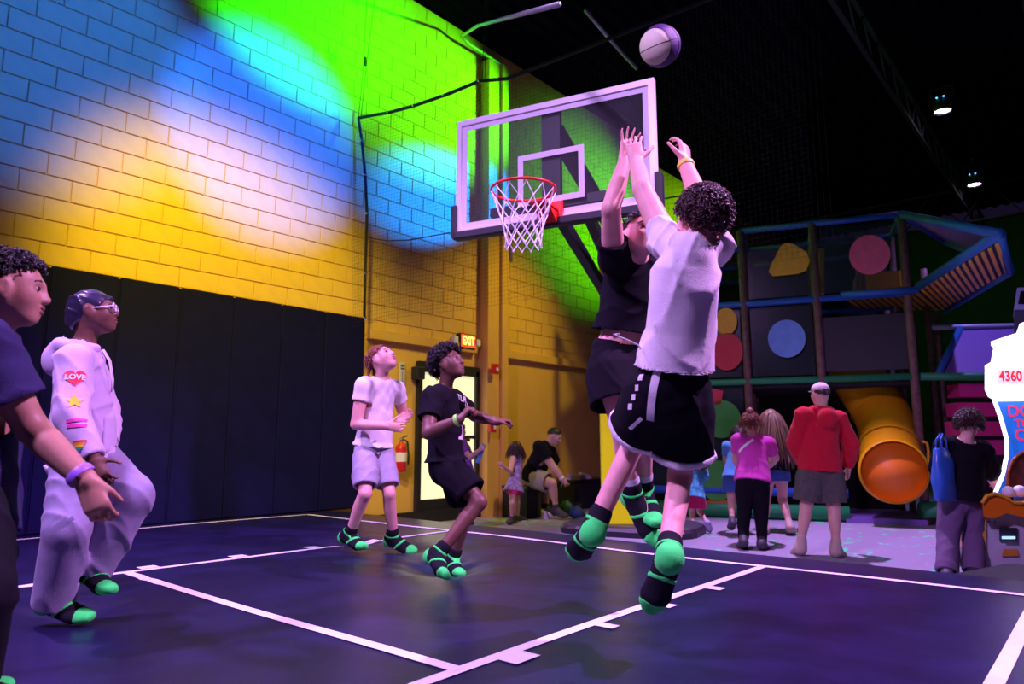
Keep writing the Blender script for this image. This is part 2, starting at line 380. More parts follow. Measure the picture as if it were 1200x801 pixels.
# exit sign
p = wy(546, 400, .06); e = empty('exit_sign', (p[0], p[1], p[2])); tag(e, 'lit red exit sign with emergency lamp heads above the door', 'exit sign')
mb = MB(); mb.box((0, 0, 0), (.1, .36, .24), bev=.012); mb.build('housing', M_BLACK, e)
mb = MB(); mb.box((.052, 0, 0), (.01, .32, .2)); mb.build('face', mat('exit_red_glow', (.8, .05, .02), .4, emit=(1, .06, .01), estr=1.6), e)
flat_text('lettering', 'EXIT', .19, (.06, 0, 0), (0, 1, 0), (0, 0, 1), mat('exit_letter_glow', (1, .8, .3), .4, emit=(1, .62, .15), estr=2.2), e, bold=.006, off=.002, sx=.72)
for sy in (-.26, .26):
    mb = MB(); mb.box((0, sy, 0), (.1, .1, .12), bev=.02); mb.build('lamp_head', M_WHITE, e)
# extinguisher
p = wy(470, 534, .1); e = empty('fire_extinguisher', (p[0], p[1], p[2])); tag(e, 'red fire extinguisher with white label hung on the yellow wall', 'fire extinguisher')
mb = MB(); mb.lathe([(0, -.22), (.07, -.22), (.08, -.2), (.08, .1), (.07, .15), (.03, .19), (.03, .21), (0, .21)], n=20); mb.build('cylinder', M_RED, e)
mb = MB(); mb.lathe([(.0815, -.08), (.0815, .05)], n=20); mb.build('label', M_WHITE, e)
mb = MB(); mb.lathe([(0, .2), (.025, .2), (.025, .26), (0, .26)], n=12); mb.bar((0, -.03, .25), (0, .1, .29), .025, .02).bar((0, -.03, .24), (0, .1, .22), .02, .015); mb.build('valve', M_CHROME, e)
mb = MB(); mb.tube([(0, .03, .24), (.02, .1, .2), (.03, .115, .0), (.03, .11, -.12)], .014, 8); mb.build('hose', M_BLACK, e)
# notice strip, control box, alarms
p = wy(471, 446, .02); e = empty('notice_strip', (p[0], p[1], p[2])); tag(e, 'narrow white notice strip beside the glazed door', 'sign')
mb = MB(); mb.box((0, 0, 0), (.02, .1, .56), bev=.004); mb.build('board', mat('off_white_card', (.6, .58, .62), .6), e)
for z in (.22, .18): mb = MB(); mb.box((.0115, 0, z), (.002, .07, .025)); mb.build('printed_bar', mat('print_dark', (.1, .06, .12), .6), e)
for i in range(12): mb = MB(); mb.box((.0115, 0, .12-i*.03), (.002, .022, .018)); mb.build('printed_mark', MATS['print_dark'], e)
p = wy(490, 437, .1); e = empty('sounder_box', (p[0], p[1], p[2])); tag(e, 'small black wall speaker box beside the door frame', 'speaker')
mb = MB(); mb.box((0, 0, 0), (.16, .15, .19), bev=.015); mb.build('housing', M_STEEL, e)
mb = MB(); mb.box((.082, 0, -.0), (.006, .12, .16)); mb.build('grille', M_BLACK, e)
for (px, py, lab) in ((580, 432, 'red fire alarm strobe high on the yellow pilaster'), (577, 500, 'red fire alarm pull box low on the yellow pilaster')):
    p = wy(px, py, .31); e = empty('fire_alarm', p); tag(e, lab, 'fire alarm')
    mb = MB(); mb.box((0, 0, 0), (.06, .14, .17), bev=.012); mb.build('housing', M_RED, e)
    mb = MB(); mb.box((.034, .02, -.01), (.02, .05, .06), bev=.006); mb.build('lens', M_WHITE, e)

# ------------------------------------------------------------------ basketball hoop
HY = math.radians(14.9); hc = np.array([-3.459, 4.544, 3.245])
hoop = empty('basketball_hoop', (hc[0], hc[1], 0), HY); tag(hoop, 'basketball hoop with glass backboard on a yellow padded post', 'basketball hoop')
hoop.location.z = 0
def hb(mb_, n, m, par=None): return mb_.build(n, m, par or hoop)
ZB = hc[2]; BW, BH = 1.83, 1.07
mb = MB(); t = .05
for sx in (-1, 1): mb.box((sx*(BW/2-t/2), 0, ZB), (t, .06, BH))
for sz in (-1, 1): mb.box((0, 0, ZB+sz*(BH/2-t/2)), (BW-2*t, .06, t))
frame = hb(mb, 'board_frame', M_WHITE)
M_GLASS = bpy.data.materials.new('backboard_glass'); M_GLASS.use_nodes = True; nt = M_GLASS.node_tree
for n in list(nt.nodes): nt.nodes.remove(n)
out = nt.nodes.new('ShaderNodeOutputMaterial'); tr = nt.nodes.new('ShaderNodeBsdfTransparent'); tr.inputs[0].default_value = (.9, .94, .92, 1)
gl = nt.nodes.new('ShaderNodeBsdfGlossy'); gl.inputs['Roughness'].default_value = .02; df = nt.nodes.new('ShaderNodeBsdfDiffuse'); df.inputs[0].default_value = (.5, .5, .55, 1)
fr = nt.nodes.new('ShaderNodeFresnel'); fr.inputs[0].default_value = 1.45; m1 = nt.nodes.new('ShaderNodeMixShader'); m2 = nt.nodes.new('ShaderNodeMixShader'); m2.inputs[0].default_value = .05
nt.links.new(fr.outputs[0], m1.inputs[0]); nt.links.new(tr.outputs[0], m1.inputs[1]); nt.links.new(gl.outputs[0], m1.inputs[2])
nt.links.new(m1.outputs[0], m2.inputs[1]); nt.links.new(df.outputs[0], m2.inputs[2]); nt.links.new(m2.outputs[0], out.inputs[0])
mb = MB(); mb.box((0, 0, ZB), (BW-2*t, .014, BH-2*t)); hb(mb, 'glass', M_GLASS)
mb = MB(); t2 = .05; a, c_ = BW/2-t, BH/2-t
for sx in (-1, 1): mb.box((sx*(a-t2/2), -.010, ZB), (t2, .003, 2*c_))
for sz in (-1, 1): mb.box((0, -.010, ZB+sz*(c_-t2/2)), (2*a-2*t2, .003, t2))
hb(mb, 'border_line', mat('frosted_white_line', (.72, .7, .8), .5))
mb = MB(); w, h, t3 = .61, .46, .05; zc = ZB-BH/2+.17+h/2
for sx in (-1, 1): mb.box((sx*(w/2-t3/2), -.010, zc), (t3, .003, h))
for sz in (-1, 1): mb.box((0, -.010, zc+sz*(h/2-t3/2)), (w-2*t3, .003, t3))
hb(mb, 'target_square', MATS['frosted_white_line'])
mb = MB(); mb.box((0, 0, ZB-BH/2-.01), (BW+.06, .1, .07), bev=.012)
for sx in (-1, 1): mb.box((sx*(BW/2+.012), 0, ZB-BH/2+.12), (.06, .1, .30), bev=.012)
hb(mb, 'edge_pad', mat('black_foam_pad', (.012, .012, .02), .6))
RZ = ZB-BH/2+.09; RR = .25; ry = -.56
mb = MB(); mb.tube([(RR*math.cos(q), ry+RR*math.sin(q), RZ) for q in np.linspace(0, 2*PI, 41)], .011, 10, False)
for q in np.linspace(0, 2*PI, 13)[:-1]: mb.tube([(RR*math.cos(q), ry+RR*math.sin(q), RZ-.008), (RR*math.cos(q), ry+RR*math.sin(q), RZ-.03)], .004, 5)
rim = hb(mb, 'rim', mat('orange_red_rim', (.75, .02, .015), .35))
mb = MB(); mb.box((0, -.03, RZ-.03), (.24, .03, .2), bev=.008); mb.box((0, -.17, RZ-.005), (.16, .30, .02)).prism([(-.07, -.04, RZ-.02), (-.07, -.2, RZ-.02), (-.07, -.04, RZ-.12)], (.14, 0, 0)); hb(mb, 'rim_bracket', MATS['orange_red_rim'], rim)
# net of knotted cords
mb = MB(); NL = 12; lev = [(RR, -.02), (.215, -.11), (.185, -.20), (.16, -.28), (.145, -.345), (.137, -.405), (.14, -.455)]
def npnt(i, l): r, z = lev[l]; an = 2*PI*(i+(.5 if l % 2 else 0))/NL; return np.array([r*math.cos(an), ry+r*math.sin(an), RZ+z])
for l in range(len(lev)-1):
    for i in range(NL):
        for j in ((i, i-1) if l % 2 == 0 else (i, i+1)): mb.tube([npnt(i, l), (npnt(i, l)+npnt(j, l+1))/2*1.0, npnt(j, l+1)], .0045, 5, False)
for i in range(NL):
    for l in range(1, len(lev)): p = npnt(i, l); mb.lathe([(0, -.012), (.008, 0), (0, .012)], p, 6)
hb(mb, 'net', mat('white_net_cord', (.85, .82, .88), .8), rim)
# steel carrier, post and base
mb = MB()
mb.box((-.01, .055, ZB+.02), (.17, .05, BH-.1))
mb.box((0, .06, ZB-.36), (1.2, .05, .08))
hb(mb, 'carrier', M_BLACK)
pc = np.array([-3.80, 6.02]); R_ = np.array([[math.cos(-HY), -math.sin(-HY)], [math.sin(-HY), math.cos(-HY)]]); pl = R_ @ (pc-hc[:2])
mb = MB()
mb.bar((.02, .08, ZB+.30), (pl[0], pl[1], 3.10), .12, .12).bar((.05, .08, ZB-.48), (pl[0]-.05, pl[1], 2.35), .08, .10).bar((.30, .08, ZB-.48), (pl[0]+.07, pl[1], 2.45), .08, .10)
hb(mb, 'extension_arm', M_BLACK)
mb = MB(); mb.box((pl[0], pl[1], 1.6), (.16, .16, 3.2)); hb(mb, 'post', M_BLACK)
mb = MB(); mb.box((pl[0], pl[1], .88), (.30, .34, 1.6), Matrix.Rotation(math.radians(20), 3, 'Z'), bev=.02); hb(mb, 'post_pad', mat('bright_yellow_vinyl', (.72, .92, .0), .4, noise=.05, nscale=4, bump=.1, bscale=12))
bm_ = MB(); n = 28; ring = []
for i in range(n):
    an = 2*PI*i/n; cx, cy = math.cos(an), math.sin(an); e_ = .55
    ring.append((pl[0]+.12+.68*abs(cx)**e_*np.sign(cx), pl[1]+.12+.50*abs(cy)**e_*np.sign(cy)))
lv = [(1.0, 0.0), (1.0, .05), (.97, .08), (.9, .095)]
vs = []; fs = []
for sc, z in lv: vs += [(pl[0]+.12+(x-pl[0]-.12)*sc, pl[1]+.12+(y-pl[1]-.12)*sc, z) for x, y in ring]
for l in range(3): fs += [(l*n+i, l*n+(i+1) % n, (l+1)*n+(i+1) % n, (l+1)*n+i) for i in range(n)]
fs.append(tuple(3*n+i for i in range(n))); bm_.add(vs, fs, False); hb(bm_, 'base', mat('black_rubber_base', (.02, .018, .03), .4))

# ball
bp = P(773.5, 54, 3.75); br = .117
ball = empty('basketball', bp); tag(ball, 'two-tone basketball in the air above the backboard', 'ball')
def sphere_mesh(r, nu=40, nv=24):
    vs = []; fs = []
    for i in range(nv+1):
        for j in range(nu):
            th = PI*i/nv; ph = 2*PI*j/nu; vs.append((r*math.sin(th)*math.cos(ph), r*math.sin(th)*math.sin(ph), r*math.cos(th)))
    for i in range(nv):
        for j in range(nu): fs.append((i*nu+j, i*nu+(j+1) % nu, (i+1)*nu+(j+1) % nu, (i+1)*nu+j))
    return vs, fs
MBALL1 = mat('ball_purple_rubber', (.05, .02, .13), .45, bump=.4, bscale=260); MBALL2 = mat('ball_cream_rubber', (.78, .8, .55), .45, bump=.4, bscale=260)
NU, NV, NK = 40, 28, 9
vs, fs = sphere_mesh(br, NU, NV)
m_ = MB(); m_.add(vs, fs[NK*NU:], True); m_.build('cover', MBALL1, ball)
m_ = MB(); m_.add(vs, fs[:NK*NU], True); m_.build('panel', MBALL2, ball)
def loop_(f): return [f(q) for q in np.linspace(0, 2*PI, 49)]
c9, s9 = br*math.cos(PI*NK/NV), br*math.sin(PI*NK/NV)
for f in (lambda q: (s9*math.cos(q), s9*math.sin(q), c9), lambda q: (s9*math.cos(q), s9*math.sin(q), -c9), lambda q: (br*math.cos(q), 0, br*math.sin(q)), lambda q: (br*math.cos(q), br*math.sin(q), 0)):
    m_ = MB(); m_.tube(loop_(f), .002, 6, False); m_.build('seam', M_BLACK, ball)
ball.rotation_euler = Vector(-FW*.62-RT*.60-UP*.45).to_track_quat('Z', 'Y').to_euler()

# ------------------------------------------------------------------ soft play structure
C0 = P(1078, 520, 10.36); A0 = P(880, 520, 11.24)
EX = (A0-C0)*np.array([1, 1, 0]); EX /= np.linalg.norm(EX)           # along the front, to the left
EY = np.array([EX[1], -EX[0], 0]);
if EY.dot(FW) < 0: EY = -EY                                           # away from the camera
play = empty('play_structure', (C0[0], C0[1], ZC)); tag(play, 'multi-storey indoor soft play frame with blue rails and padded posts', 'play structure')
pof = Vector((C0[0], C0[1], ZC))
def SL(x, y, z): p = C0+EX*x+EY*y; return np.array([p[0], p[1], z])
def pb(mb_, n, m, par=None):
    o = mb_.build(n, m, par or play)
    if par is None: o.location = -pof
    return o
def front(px, z=None, py=None, back=0):
    """point of the front plane (or a plane behind it) seen at pixel px, py"""
    d = ray(px, py if py is not None else 520); o = C0+EY*back; t = (o-CAM).dot(EY)/d.dot(EY); p = CAM+d*t
    if z is not None: p = np.array([p[0], p[1], z])
    return p
def lx(px): return (front(px)-C0).dot(EX)
M_POST = mat('brown_foam_post', (.16, .075, .07), .6, noise=.35, nscale=14)
M_BLUE = mat('blue_foam_rail', (.02, .13, .42), .45); M_GREEN = mat('green_foam_rail', (.02, .28, .10), .5)
M_DARKNET = mat('black_mesh_panel', (.008, .009, .012), .9); M_PURP = mat('purple_vinyl', (.20, .10, .42), .5)
M_TUBE = mat('yellow_slide_plastic', (.62, .30, .005), .3); M_ORG = mat('orange_slide_cap', (.72, .17, .005), .45)
PX = [0, lx(968), lx(880), lx(880)+1.18, lx(880)+2.36]
ZT, ZM, ZG = 4.35, 3.12, 1.85
for ix, x in enumerate(PX):
    for y in (0, 1.25, 2.5):
        mb = MB(); mb.tube([SL(x, y, ZC), SL(x, y, ZT if ix < 3 else ZT-.3)], .062 if y == 0 else .05, 10); pb(mb, 'post', M_POST)
def rail(a, b, m, r=.055, n='rail'): mb = MB(); mb.tube([a, b], r, 10); return pb(mb, n, m)
for y in (0, 1.25, 2.5):
    for z, m in ((ZT, M_BLUE), (ZM, M_BLUE), (ZG, M_GREEN)):
        if z == ZT: rail(SL(PX[2], y, z), SL(0, y, z), m, .05); rail(SL(PX[4], y, z-.3), SL(PX[2], y, z-.3), m, .05)
        else: rail(SL(PX[4], y, z), SL(0, y, z), m, .055 if y == 0 else .04)
for x in PX[:3]:
    for z in (ZT,): rail(SL(x, 0, z), SL(x, 2.5, z), M_BLUE, .045)
rail(SL(PX[4], 0, ZC+.12), SL(lx(990), 0, ZC+.12), M_GREEN, .12, 'base_roll')
rail(SL(PX[4], .0, ZC+.42), SL(lx(990), 0, ZC+.42), mat('blue_foam_roll', (.02, .10, .5), .5), .07, 'base_roll')
for z in (ZM-.08, ZG-.08):
    mb = MB(); a, b2 = SL(PX[4], 0, z), SL(0, 2.5, z)
    xe = PX[1] if z > 2.5 else 0; mb.prism([SL(PX[4], .04, z-.03), SL(xe, .04, z-.03), SL(xe, 2.5, z-.03), SL(PX[4], 2.5, z-.03)], (0, 0, .05)); pb(mb, 'platform', M_DARKNET)
mb = MB(); mb.prism([SL(PX[4], 2.6, ZC), SL(0, 2.6, ZC), SL(0, 2.6, ZT), SL(PX[4], 2.6, ZT)], EY*.04); pb(mb, 'back_screen', M_DARKNET)
# clear panels in the bays with plain cut-out shapes
M_CLEAR = mat('smoked_clear_panel', (.02, .05, .05), .25, alpha=.35)
def bay(x0, x1, z0, z1, y=.03): mb = MB(); mb.prism([SL(x0, y, z0), SL(x1, y, z0), SL(x1, y, z1), SL(x0, y, z1)], EY*.012); return pb(mb, 'clear_panel', M_CLEAR)
bay(PX[1]+.08, PX[2]-.08, ZM+.08, ZT-.35); bay(PX[1]+.08, PX[2]-.08, ZG+.08, ZM-.08); bay(PX[2]+.08, PX[3]-.08, ZG+.08, ZM-.08)
bay(.08, PX[1]-.08, ZM+.08, ZT-.08); bay(PX[2]+.08, PX[3]-.06, ZC+.5, ZG-.1); bay(PX[3]+.08, PX[4]-.06, ZC+.5, ZG-.1)
def shape(pxpy, m, name='cutout', y=-.0, th=.05):
    pts = [front(a, py=b, back=y) for a, b in pxpy]; mb = MB(); mb.prism(pts, -EY*th); return pb(mb, name, m)
def circ(cx, cy, rx, ry, n=28): return [(cx+rx*math.cos(2*PI*i/n), cy+ry*math.sin(2*PI*i/n)) for i in range(n)]
M_C = {k_: mat('plain_%s_foam' % k_, c, .6, noise=.1, nscale=9) for k_, c in dict(yellow=(.75, .42, .02), pink=(.75, .12, .22), blue=(.16, .32, .75), red=(.6, .03, .05), green=(.06, .36, .05), orange=(.6, .16, .02)).items()}
tri = [(915, 289), (921, 285), (930, 287), (945, 296), (949, 306), (945, 317), (936, 321), (906, 324), (901, 319), (903, 312)]
shape(tri, M_C['yellow']); shape(circ(1019, 299, 24, 23), M_C['pink']); shape(circ(922, 397, 22, 22), M_C['blue'])
shape(circ(852, 412, 19, 22), M_C['red']); shape(circ(851, 377, 13, 16), M_C['yellow']); shape(circ(846, 491, 22, 22), M_C['green']); shape(circ(841, 563, 20, 24), M_C['green'])
shape([(832, 474), (835, 455), (848, 458), (845, 474)], M_C['red']); shape([(815, 586), (872, 586), (872, 596), (815, 596)], M_C['orange'], 'kick_board')
mb = MB(); mb.prism([SL(.05, .05, ZG+.12), SL(PX[1]-.05, .05, ZG+.12), SL(PX[1]-.05, .05, ZM-.3), SL(.05, .05, ZM-.3)], EY*.05); pb(mb, 'black_panel', M_BLACK)
mb = MB(); mb.prism([front(1000, py=345, back=1.0), front(1066, py=340, back=1.0), front(1066, py=316, back=1.0), front(1003, py=320, back=1.0)], EY*.7); pb(mb, 'yellow_block', M_TUBE)
mb = MB(); mb.prism([front(952, py=352, back=.9), front(966, py=352, back=.9), front(966, py=290, back=.9), front(952, py=294, back=.9)], EY*.4); pb(mb, 'yellow_block', M_TUBE)
for q in (1005, 1012): mb = MB(); mb.tube([front(q, py=352, back=.8), front(q, py=275, back=.8)], .035, 8); pb(mb, 'post', mat('tan_foam_post', (.45, .2, .17), .6))
# tube slide
sl = empty('tube_slide', (0, 0, 0)); sc = P(1047, 552, 9.95); sl.location = (sc[0], sc[1], ZC); tag(sl, 'yellow tube slide with round orange mouth under the play frame', 'slide')
def sb(mb_, n, m): o = mb_.build(n, m, sl); o.location = -Vector((sc[0], sc[1], ZC)); return o
path = [sc, sc+EY*.25+UP*.03, P(1043, 528, 10.5), P(1041, 505, 10.95), P(1030, 478, 11.3), P(1010, 452, 11.5), P(1000, 425, 11.6), P(990, 395, 11.6)]
pp = []
for i in range(len(path)-1):
    for t_ in (0, .33, .66): pp.append(path[i]*(1-t_)+path[i+1]*t_)
pp = [np.mean(pp[max(0, i-1):i+2], axis=0) for i in range(len(pp))]
mb = MB(); mb.tube(pp, .41, 24, False); sb(mb, 'tube', M_TUBE)
mb = MB(); q = [sc-EY*.05, sc-EY*.02, sc+EY*.02, sc+EY*.05]; mb.tube(q, [.42, .45, .45, .42], 28, False); sb(mb, 'mouth_ring', M_TUBE)
mb = MB(); mb.tube([sc+EY*.02, sc+EY*.06], .42, 28); sb(mb, 'mouth_curtain', M_ORG)
for i in (6, 12): mb = MB(); mb.tube([pp[i]-(pp[i+1]-pp[i])*.12, pp[i]+(pp[i+1]-pp[i])*.12], .435, 24, False); sb(mb, 'joint_ring', M_TUBE)
mb = MB(); mb.prism([SL(0, -.1, ZC), SL(lx(985), -.1, ZC), SL(lx(985), 1.2, ZC), SL(0, 1.2, ZC)], (0, 0, .08)); pb(mb, 'landing_mat', M_PURP)
mb = MB(); h0 = [P(1081, 517, 10.2), P(1086, 519, 10.2), P(1088, 528, 10.2), P(1088, 558, 10.2), P(1086, 568, 10.2), P(1081, 570, 10.2)]; mb.tube(h0, .022, 8); pb(mb, 'grab_handle', M_TUBE)
# bridge with striped underside and sloped canopy
br_ = empty('play_bridge', (C0[0], C0[1], ZC)); tag(br_, 'raised play bridge with yellow slat underside and purple canopy', 'play bridge')
def bb(mb_, n, m): o = mb_.build(n, m, br_); o.location = -pof; return o
def lev(px, py, z=ZM): return G(px, py, z)
i0, i1, o0, o1 = lev(1078, 341), lev(1173, 284), lev(1105, 365), lev(1184, 319)
M_SLAT = mat('yellow_bridge_slat', (.85, .42, .01), .45); M_SLATD = mat('dark_bridge_deck', (.02, .015, .05), .6)
mb = MB(); mb.prism([i0+UP*.02, i1+UP*.02, o1+UP*.02, o0+UP*.02], (0, 0, .06)); bb(mb, 'deck', M_SLATD)
NS = 14
for i in range(NS):
    t0, t1 = (i+.2)/NS, (i+.72)/NS
    mb = MB(); mb.prism([i0+(i1-i0)*t0, i0+(i1-i0)*t1, o0+(o1-o0)*t1, o0+(o1-o0)*t0], (0, 0, .03)); bb(mb, 'slat', M_SLAT)
l0, l1, m0, m1 = lev(985, 347), lev(1076, 341), lev(1003, 361), lev(1103, 364)
mb = MB(); mb.prism([l0+UP*.02, l1+UP*.02, m1+UP*.02, m0+UP*.02], (0, 0, .06)); bb(mb, 'deck', M_SLATD)
for i in range(11):
    t0, t1 = (i+.2)/11, (i+.72)/11
    mb = MB(); mb.prism([l0+(l1-l0)*t0, l0+(l1-l0)*t1, m0+(m1-m0)*t1, m0+(m1-m0)*t0], (0, 0, .03)); bb(mb, 'slat', M_SLAT)
def brail(a, b, r=.06): mb = MB(); mb.tube([a, b], r, 10); bb(mb, 'rail', M_BLUE)
brail(i0+UP*.08, i1+UP*.10, .07); brail(i1+UP*.06, o1+UP*.0, .05); brail(o0, o1, .05); brail(l0+UP*.02, l1+UP*.02, .05)
ca = SL(0, 0, ZT); cb = P(1171, 274, i1[:2].dot(FW[:2])); cc = P(1147, 300, 9.0); cd = P(1109, 284, 11.0)
brail(ca, cb, .06); brail(ca, cd, .05); brail(cd, cc, .05); brail(cc, cb, .05)
mb = MB(); mb.prism([ca, cb, cc, cd], (0, 0, .02)); bb(mb, 'canopy', M_PURP)
mb = MB(); mb.tube([SL(-.45, 1.3, ZC), SL(-.45, 1.3, ZT-.6)], .05, 8); bb(mb, 'post', M_POST)
mb = MB(); mb.tube([P(1099, 400, 11.6)*np.array([1, 1, 0])+UP*ZC, P(1099, 400, 11.6)*np.array([1, 1, 0])+UP*3.0], .05, 8); bb(mb, 'post', M_POST)
# climbing ramp, steps on the right
rp = empty('climbing_ramp', P(1140, 600, 10.6)*np.array([1, 1, 0])+UP*ZC); tag(rp, 'purple ramp with pink foam steps beside the arcade machine', 'play ramp')
def rb(mb_, n, m): o = mb_.build(n, m, rp); o.location = -rp.location; return o
dR = 10.6
mb = MB(); mb.prism([P(1100, 441, dR), P(1126, 386, dR+.8), P(1215, 382, dR+.8), P(1215, 441, dR)], EY*.06); rb(mb, 'ramp_panel', M_PURP)
mb = MB(); mb.tube([P(1098, 441, dR-.05), P(1125, 385, dR+.75)], .05, 8); rb(mb, 'edge_roll', M_BLUE)
mb = MB(); mb.tube([P(1088, 384, dR+.8), P(1215, 381, dR+.8)], .045, 8); rb(mb, 'top_rail', mat('white_lit_rail', (.4, .42, .6), .4))  # paler than the other rails: the white light on it is put into the colour
mb = MB(); mb.tube([P(1078, 441, 10.4), P(1215, 441, 10.4)], .06, 8); rb(mb, 'rail', M_GREEN)
M_PINK = mat('magenta_foam', (.62, .03, .20), .55)
for i in range(4):
    y0_ = 458+i*22; mb = MB(); p0, p1 = P(1117-i*1, y0_, 10.7-i*.28), P(1200, y0_, 10.7-i*.28)
    mb.bar((p0+p1)/2-(p1-p0)/2, p1, .30, .2); rb(mb, 'step', M_PINK)
mb = MB(); mb.prism([P(1118, 470, 11), P(1215, 470, 11), P(1215, 590, 11), P(1118, 590, 11)], EY*.05); rb(mb, 'riser_panel', mat('dark_magenta_foam', (.12, .01, .06), .6))
mb = MB(); mb.tube([P(1080, 597, 10.3), P(1150, 597, 10.3)], .12, 10); rb(mb, 'base_roll', M_GREEN)
# dark wall block of the storey beyond

# ------------------------------------------------------------------ redemption game at the right edge
RD = ray(1175, 520)*np.array([1, 1, 0]); RD = RD/np.linalg.norm(RD)
dM = 6.25
def MP(px, py, dd=0): return P(px, py, dM+dd)
gm = empty('arcade_game', MP(1215, 660)*np.array([1, 1, 0])+UP*ZC); tag(gm, 'glowing white arcade ball game with red score digits and blue panel', 'arcade game')
gof = Vector(gm.location)
def gb(mb_, n, m, par=None): o = mb_.build(n, m, par or gm); o.location = -gof if par is None else (0, 0, 0); return o
M_GLOW = mat('white_marquee_glow', (.9, .9, 1), .4, emit=(.95, .9, 1), estr=1.6)
M_LED = mat('violet_white_led_tube', (.9, .85, 1), .4, emit=(.85, .7, 1), estr=3.0)
mb = MB(); mb.prism([MP(1155, 597), MP(1330, 597), MP(1330, 690), MP(1155, 690)], RD*.8); body = gb(mb, 'cabinet', mat('pale_cabinet_panel', (.55, .5, .62), .45, noise=.1, nscale=4))
mb = MB(); mb.prism([MP(1151, 597, -.02), MP(1156, 597, -.02), MP(1156, 690, -.02), MP(1151, 690, -.02)], RD*.03); gb(mb, 'corner_trim', mat('yellow_trim', (.8, .4, .02), .4))
rim_ = [(1151, 590), (1156, 582), (1166, 579), (1178, 583), (1188, 590), (1200, 590), (1216, 584), (1330, 582), (1330, 606), (1200, 606), (1180, 601), (1166, 607), (1153, 606)]
mb = MB(); mb.prism([MP(a, b_, -.12) for a, b_ in rim_], RD*.3); gb(mb, 'ledge', mat('orange_ledge_plastic', (.8, .2, .01), .35))
mb = MB(); mb.tube([MP(a, b_-1, -.13) for a, b_ in rim_[:8]], .016, 8); gb(mb, 'ledge_lip', mat('yellow_trim', (.8, .4, .02), .4))
mb = MB(); mb.prism([MP(1168, 468, .3), MP(1178, 500, .3), MP(1181, 530, .3), MP(1176, 556, .3), MP(1165, 582, .3), MP(1330, 582, .3), MP(1330, 468, .3)], RD*.3)
gb(mb, 'back_panel', mat('blue_lit_panel', (.03, .2, .75), .35, emit=(.01, .12, .7), estr=.55))
mb = MB(); mb.tube([MP(a, b_, .1) for a, b_ in ((1165, 468), (1173, 490), (1179, 512), (1180, 532), (1175, 556), (1166, 578))], .016, 8); gb(mb, 'led_edge', M_LED)
mq = [(1154, 428), (1161, 424), (1165, 403), (1161, 400), (1191, 390), (1195, 379), (1203, 376), (1215, 376), (1222, 390), (1260, 400), (1256, 404), (1262, 426), (1330, 430), (1330, 468), (1262, 466), (1167, 468), (1157, 462), (1154, 456)]
mb = MB(); mb.prism([MP(a, b_) for a, b_ in mq], RD*.35); gb(mb, 'marquee', M_GLOW)
mb = MB(); mb.prism([MP(1169, 433, -.01), MP(1206, 433, -.01), MP(1206, 449, -.01), MP(1169, 449, -.01)], RD*.02); gb(mb, 'score_screen', mat('violet_screen', (.4, .1, .6), .4, emit=(.9, .75, 1), estr=1.0))
c = MP(1184, 441, -.02); o = flat_text('score_digits', '4360', .125, c, RT, UP, mat('red_digit_glow', (1, .05, .03), .4, emit=(1, .01, .02), estr=2.2), None, bold=.004, sx=.82); o.parent = gm; o.location = -gof
M_RTXT = mat('red_print', (.8, .03, .12), .5, emit=(.8, .03, .12), estr=.5)
for tx, a, b_, s_ in (('DO', 1195, 482, .15), ('TO', 1198, 496, .10), ('C', 1196, 510, .15)):
    o = flat_text('print', tx, s_, MP(a, b_, .29), RT, UP, M_RTXT, None, bold=.003); o.parent = gm; o.location = -gof
ar = [(1181, 580)]+[(1207+26*math.cos(q), 560-32*math.sin(q)) for q in np.linspace(PI, 0, 14)]+[(1233, 580)]
mb = MB(); mb.prism([MP(a, b_, .27) for a, b_ in ar], RD*.06); gb(mb, 'arch_target', mat('dark_arch_board', (.10, .03, .03), .5, noise=.5, nscale=20))
mb = MB(); mb.tube([MP(a, b_, .25) for a, b_ in ar], .014, 8); gb(mb, 'arch_trim', mat('brown_trim', (.35, .08, .03), .4))
mb = MB(); mb.prism([MP(1171, 618, -.01), MP(1192, 618, -.01), MP(1192, 632, -.01), MP(1171, 632, -.01)], -RD*.03); gb(mb, 'ticket_slot', M_STEEL)
mb = MB(); mb.prism([MP(1174, 628, -.06), MP(1190, 628, -.06), MP(1190, 631, -.06), MP(1174, 631, -.06)], -RD*.01); gb(mb, 'slot_lamp', mat('blue_slot_glow', (.3, .4, 1), .4, emit=(.25, .4, 1), estr=2))
mb = MB(); mb.prism([MP(1176, 643, -.01), MP(1192, 643, -.01), MP(1194, 651, -.01), MP(1174, 651, -.01)], -RD*.012); gb(mb, 'badge', mat('orange_badge', (.7, .25, .03), .5))
for px in (1159, 1166): mb = MB(); mb.lathe([(0, -.005), (.012, 0), (0, .005)], MP(px, 611, -.005), 8); gb(mb, 'screw', M_STEEL)
for i, (px, py) in enumerate(((1182, 576), (1195, 575), (1208, 576))):
    vs, fs = sphere_mesh(.05, 16, 10); mb = MB(); mb.add(vs, fs, True); o = mb.build('game_ball', mat('white_ball_plastic', (.85, .85, .9), .35)); o.location = MP(px, py, -.02)
    tag(o, 'small white plastic ball resting on the arcade ledge', 'ball', 'white balls on the arcade game')
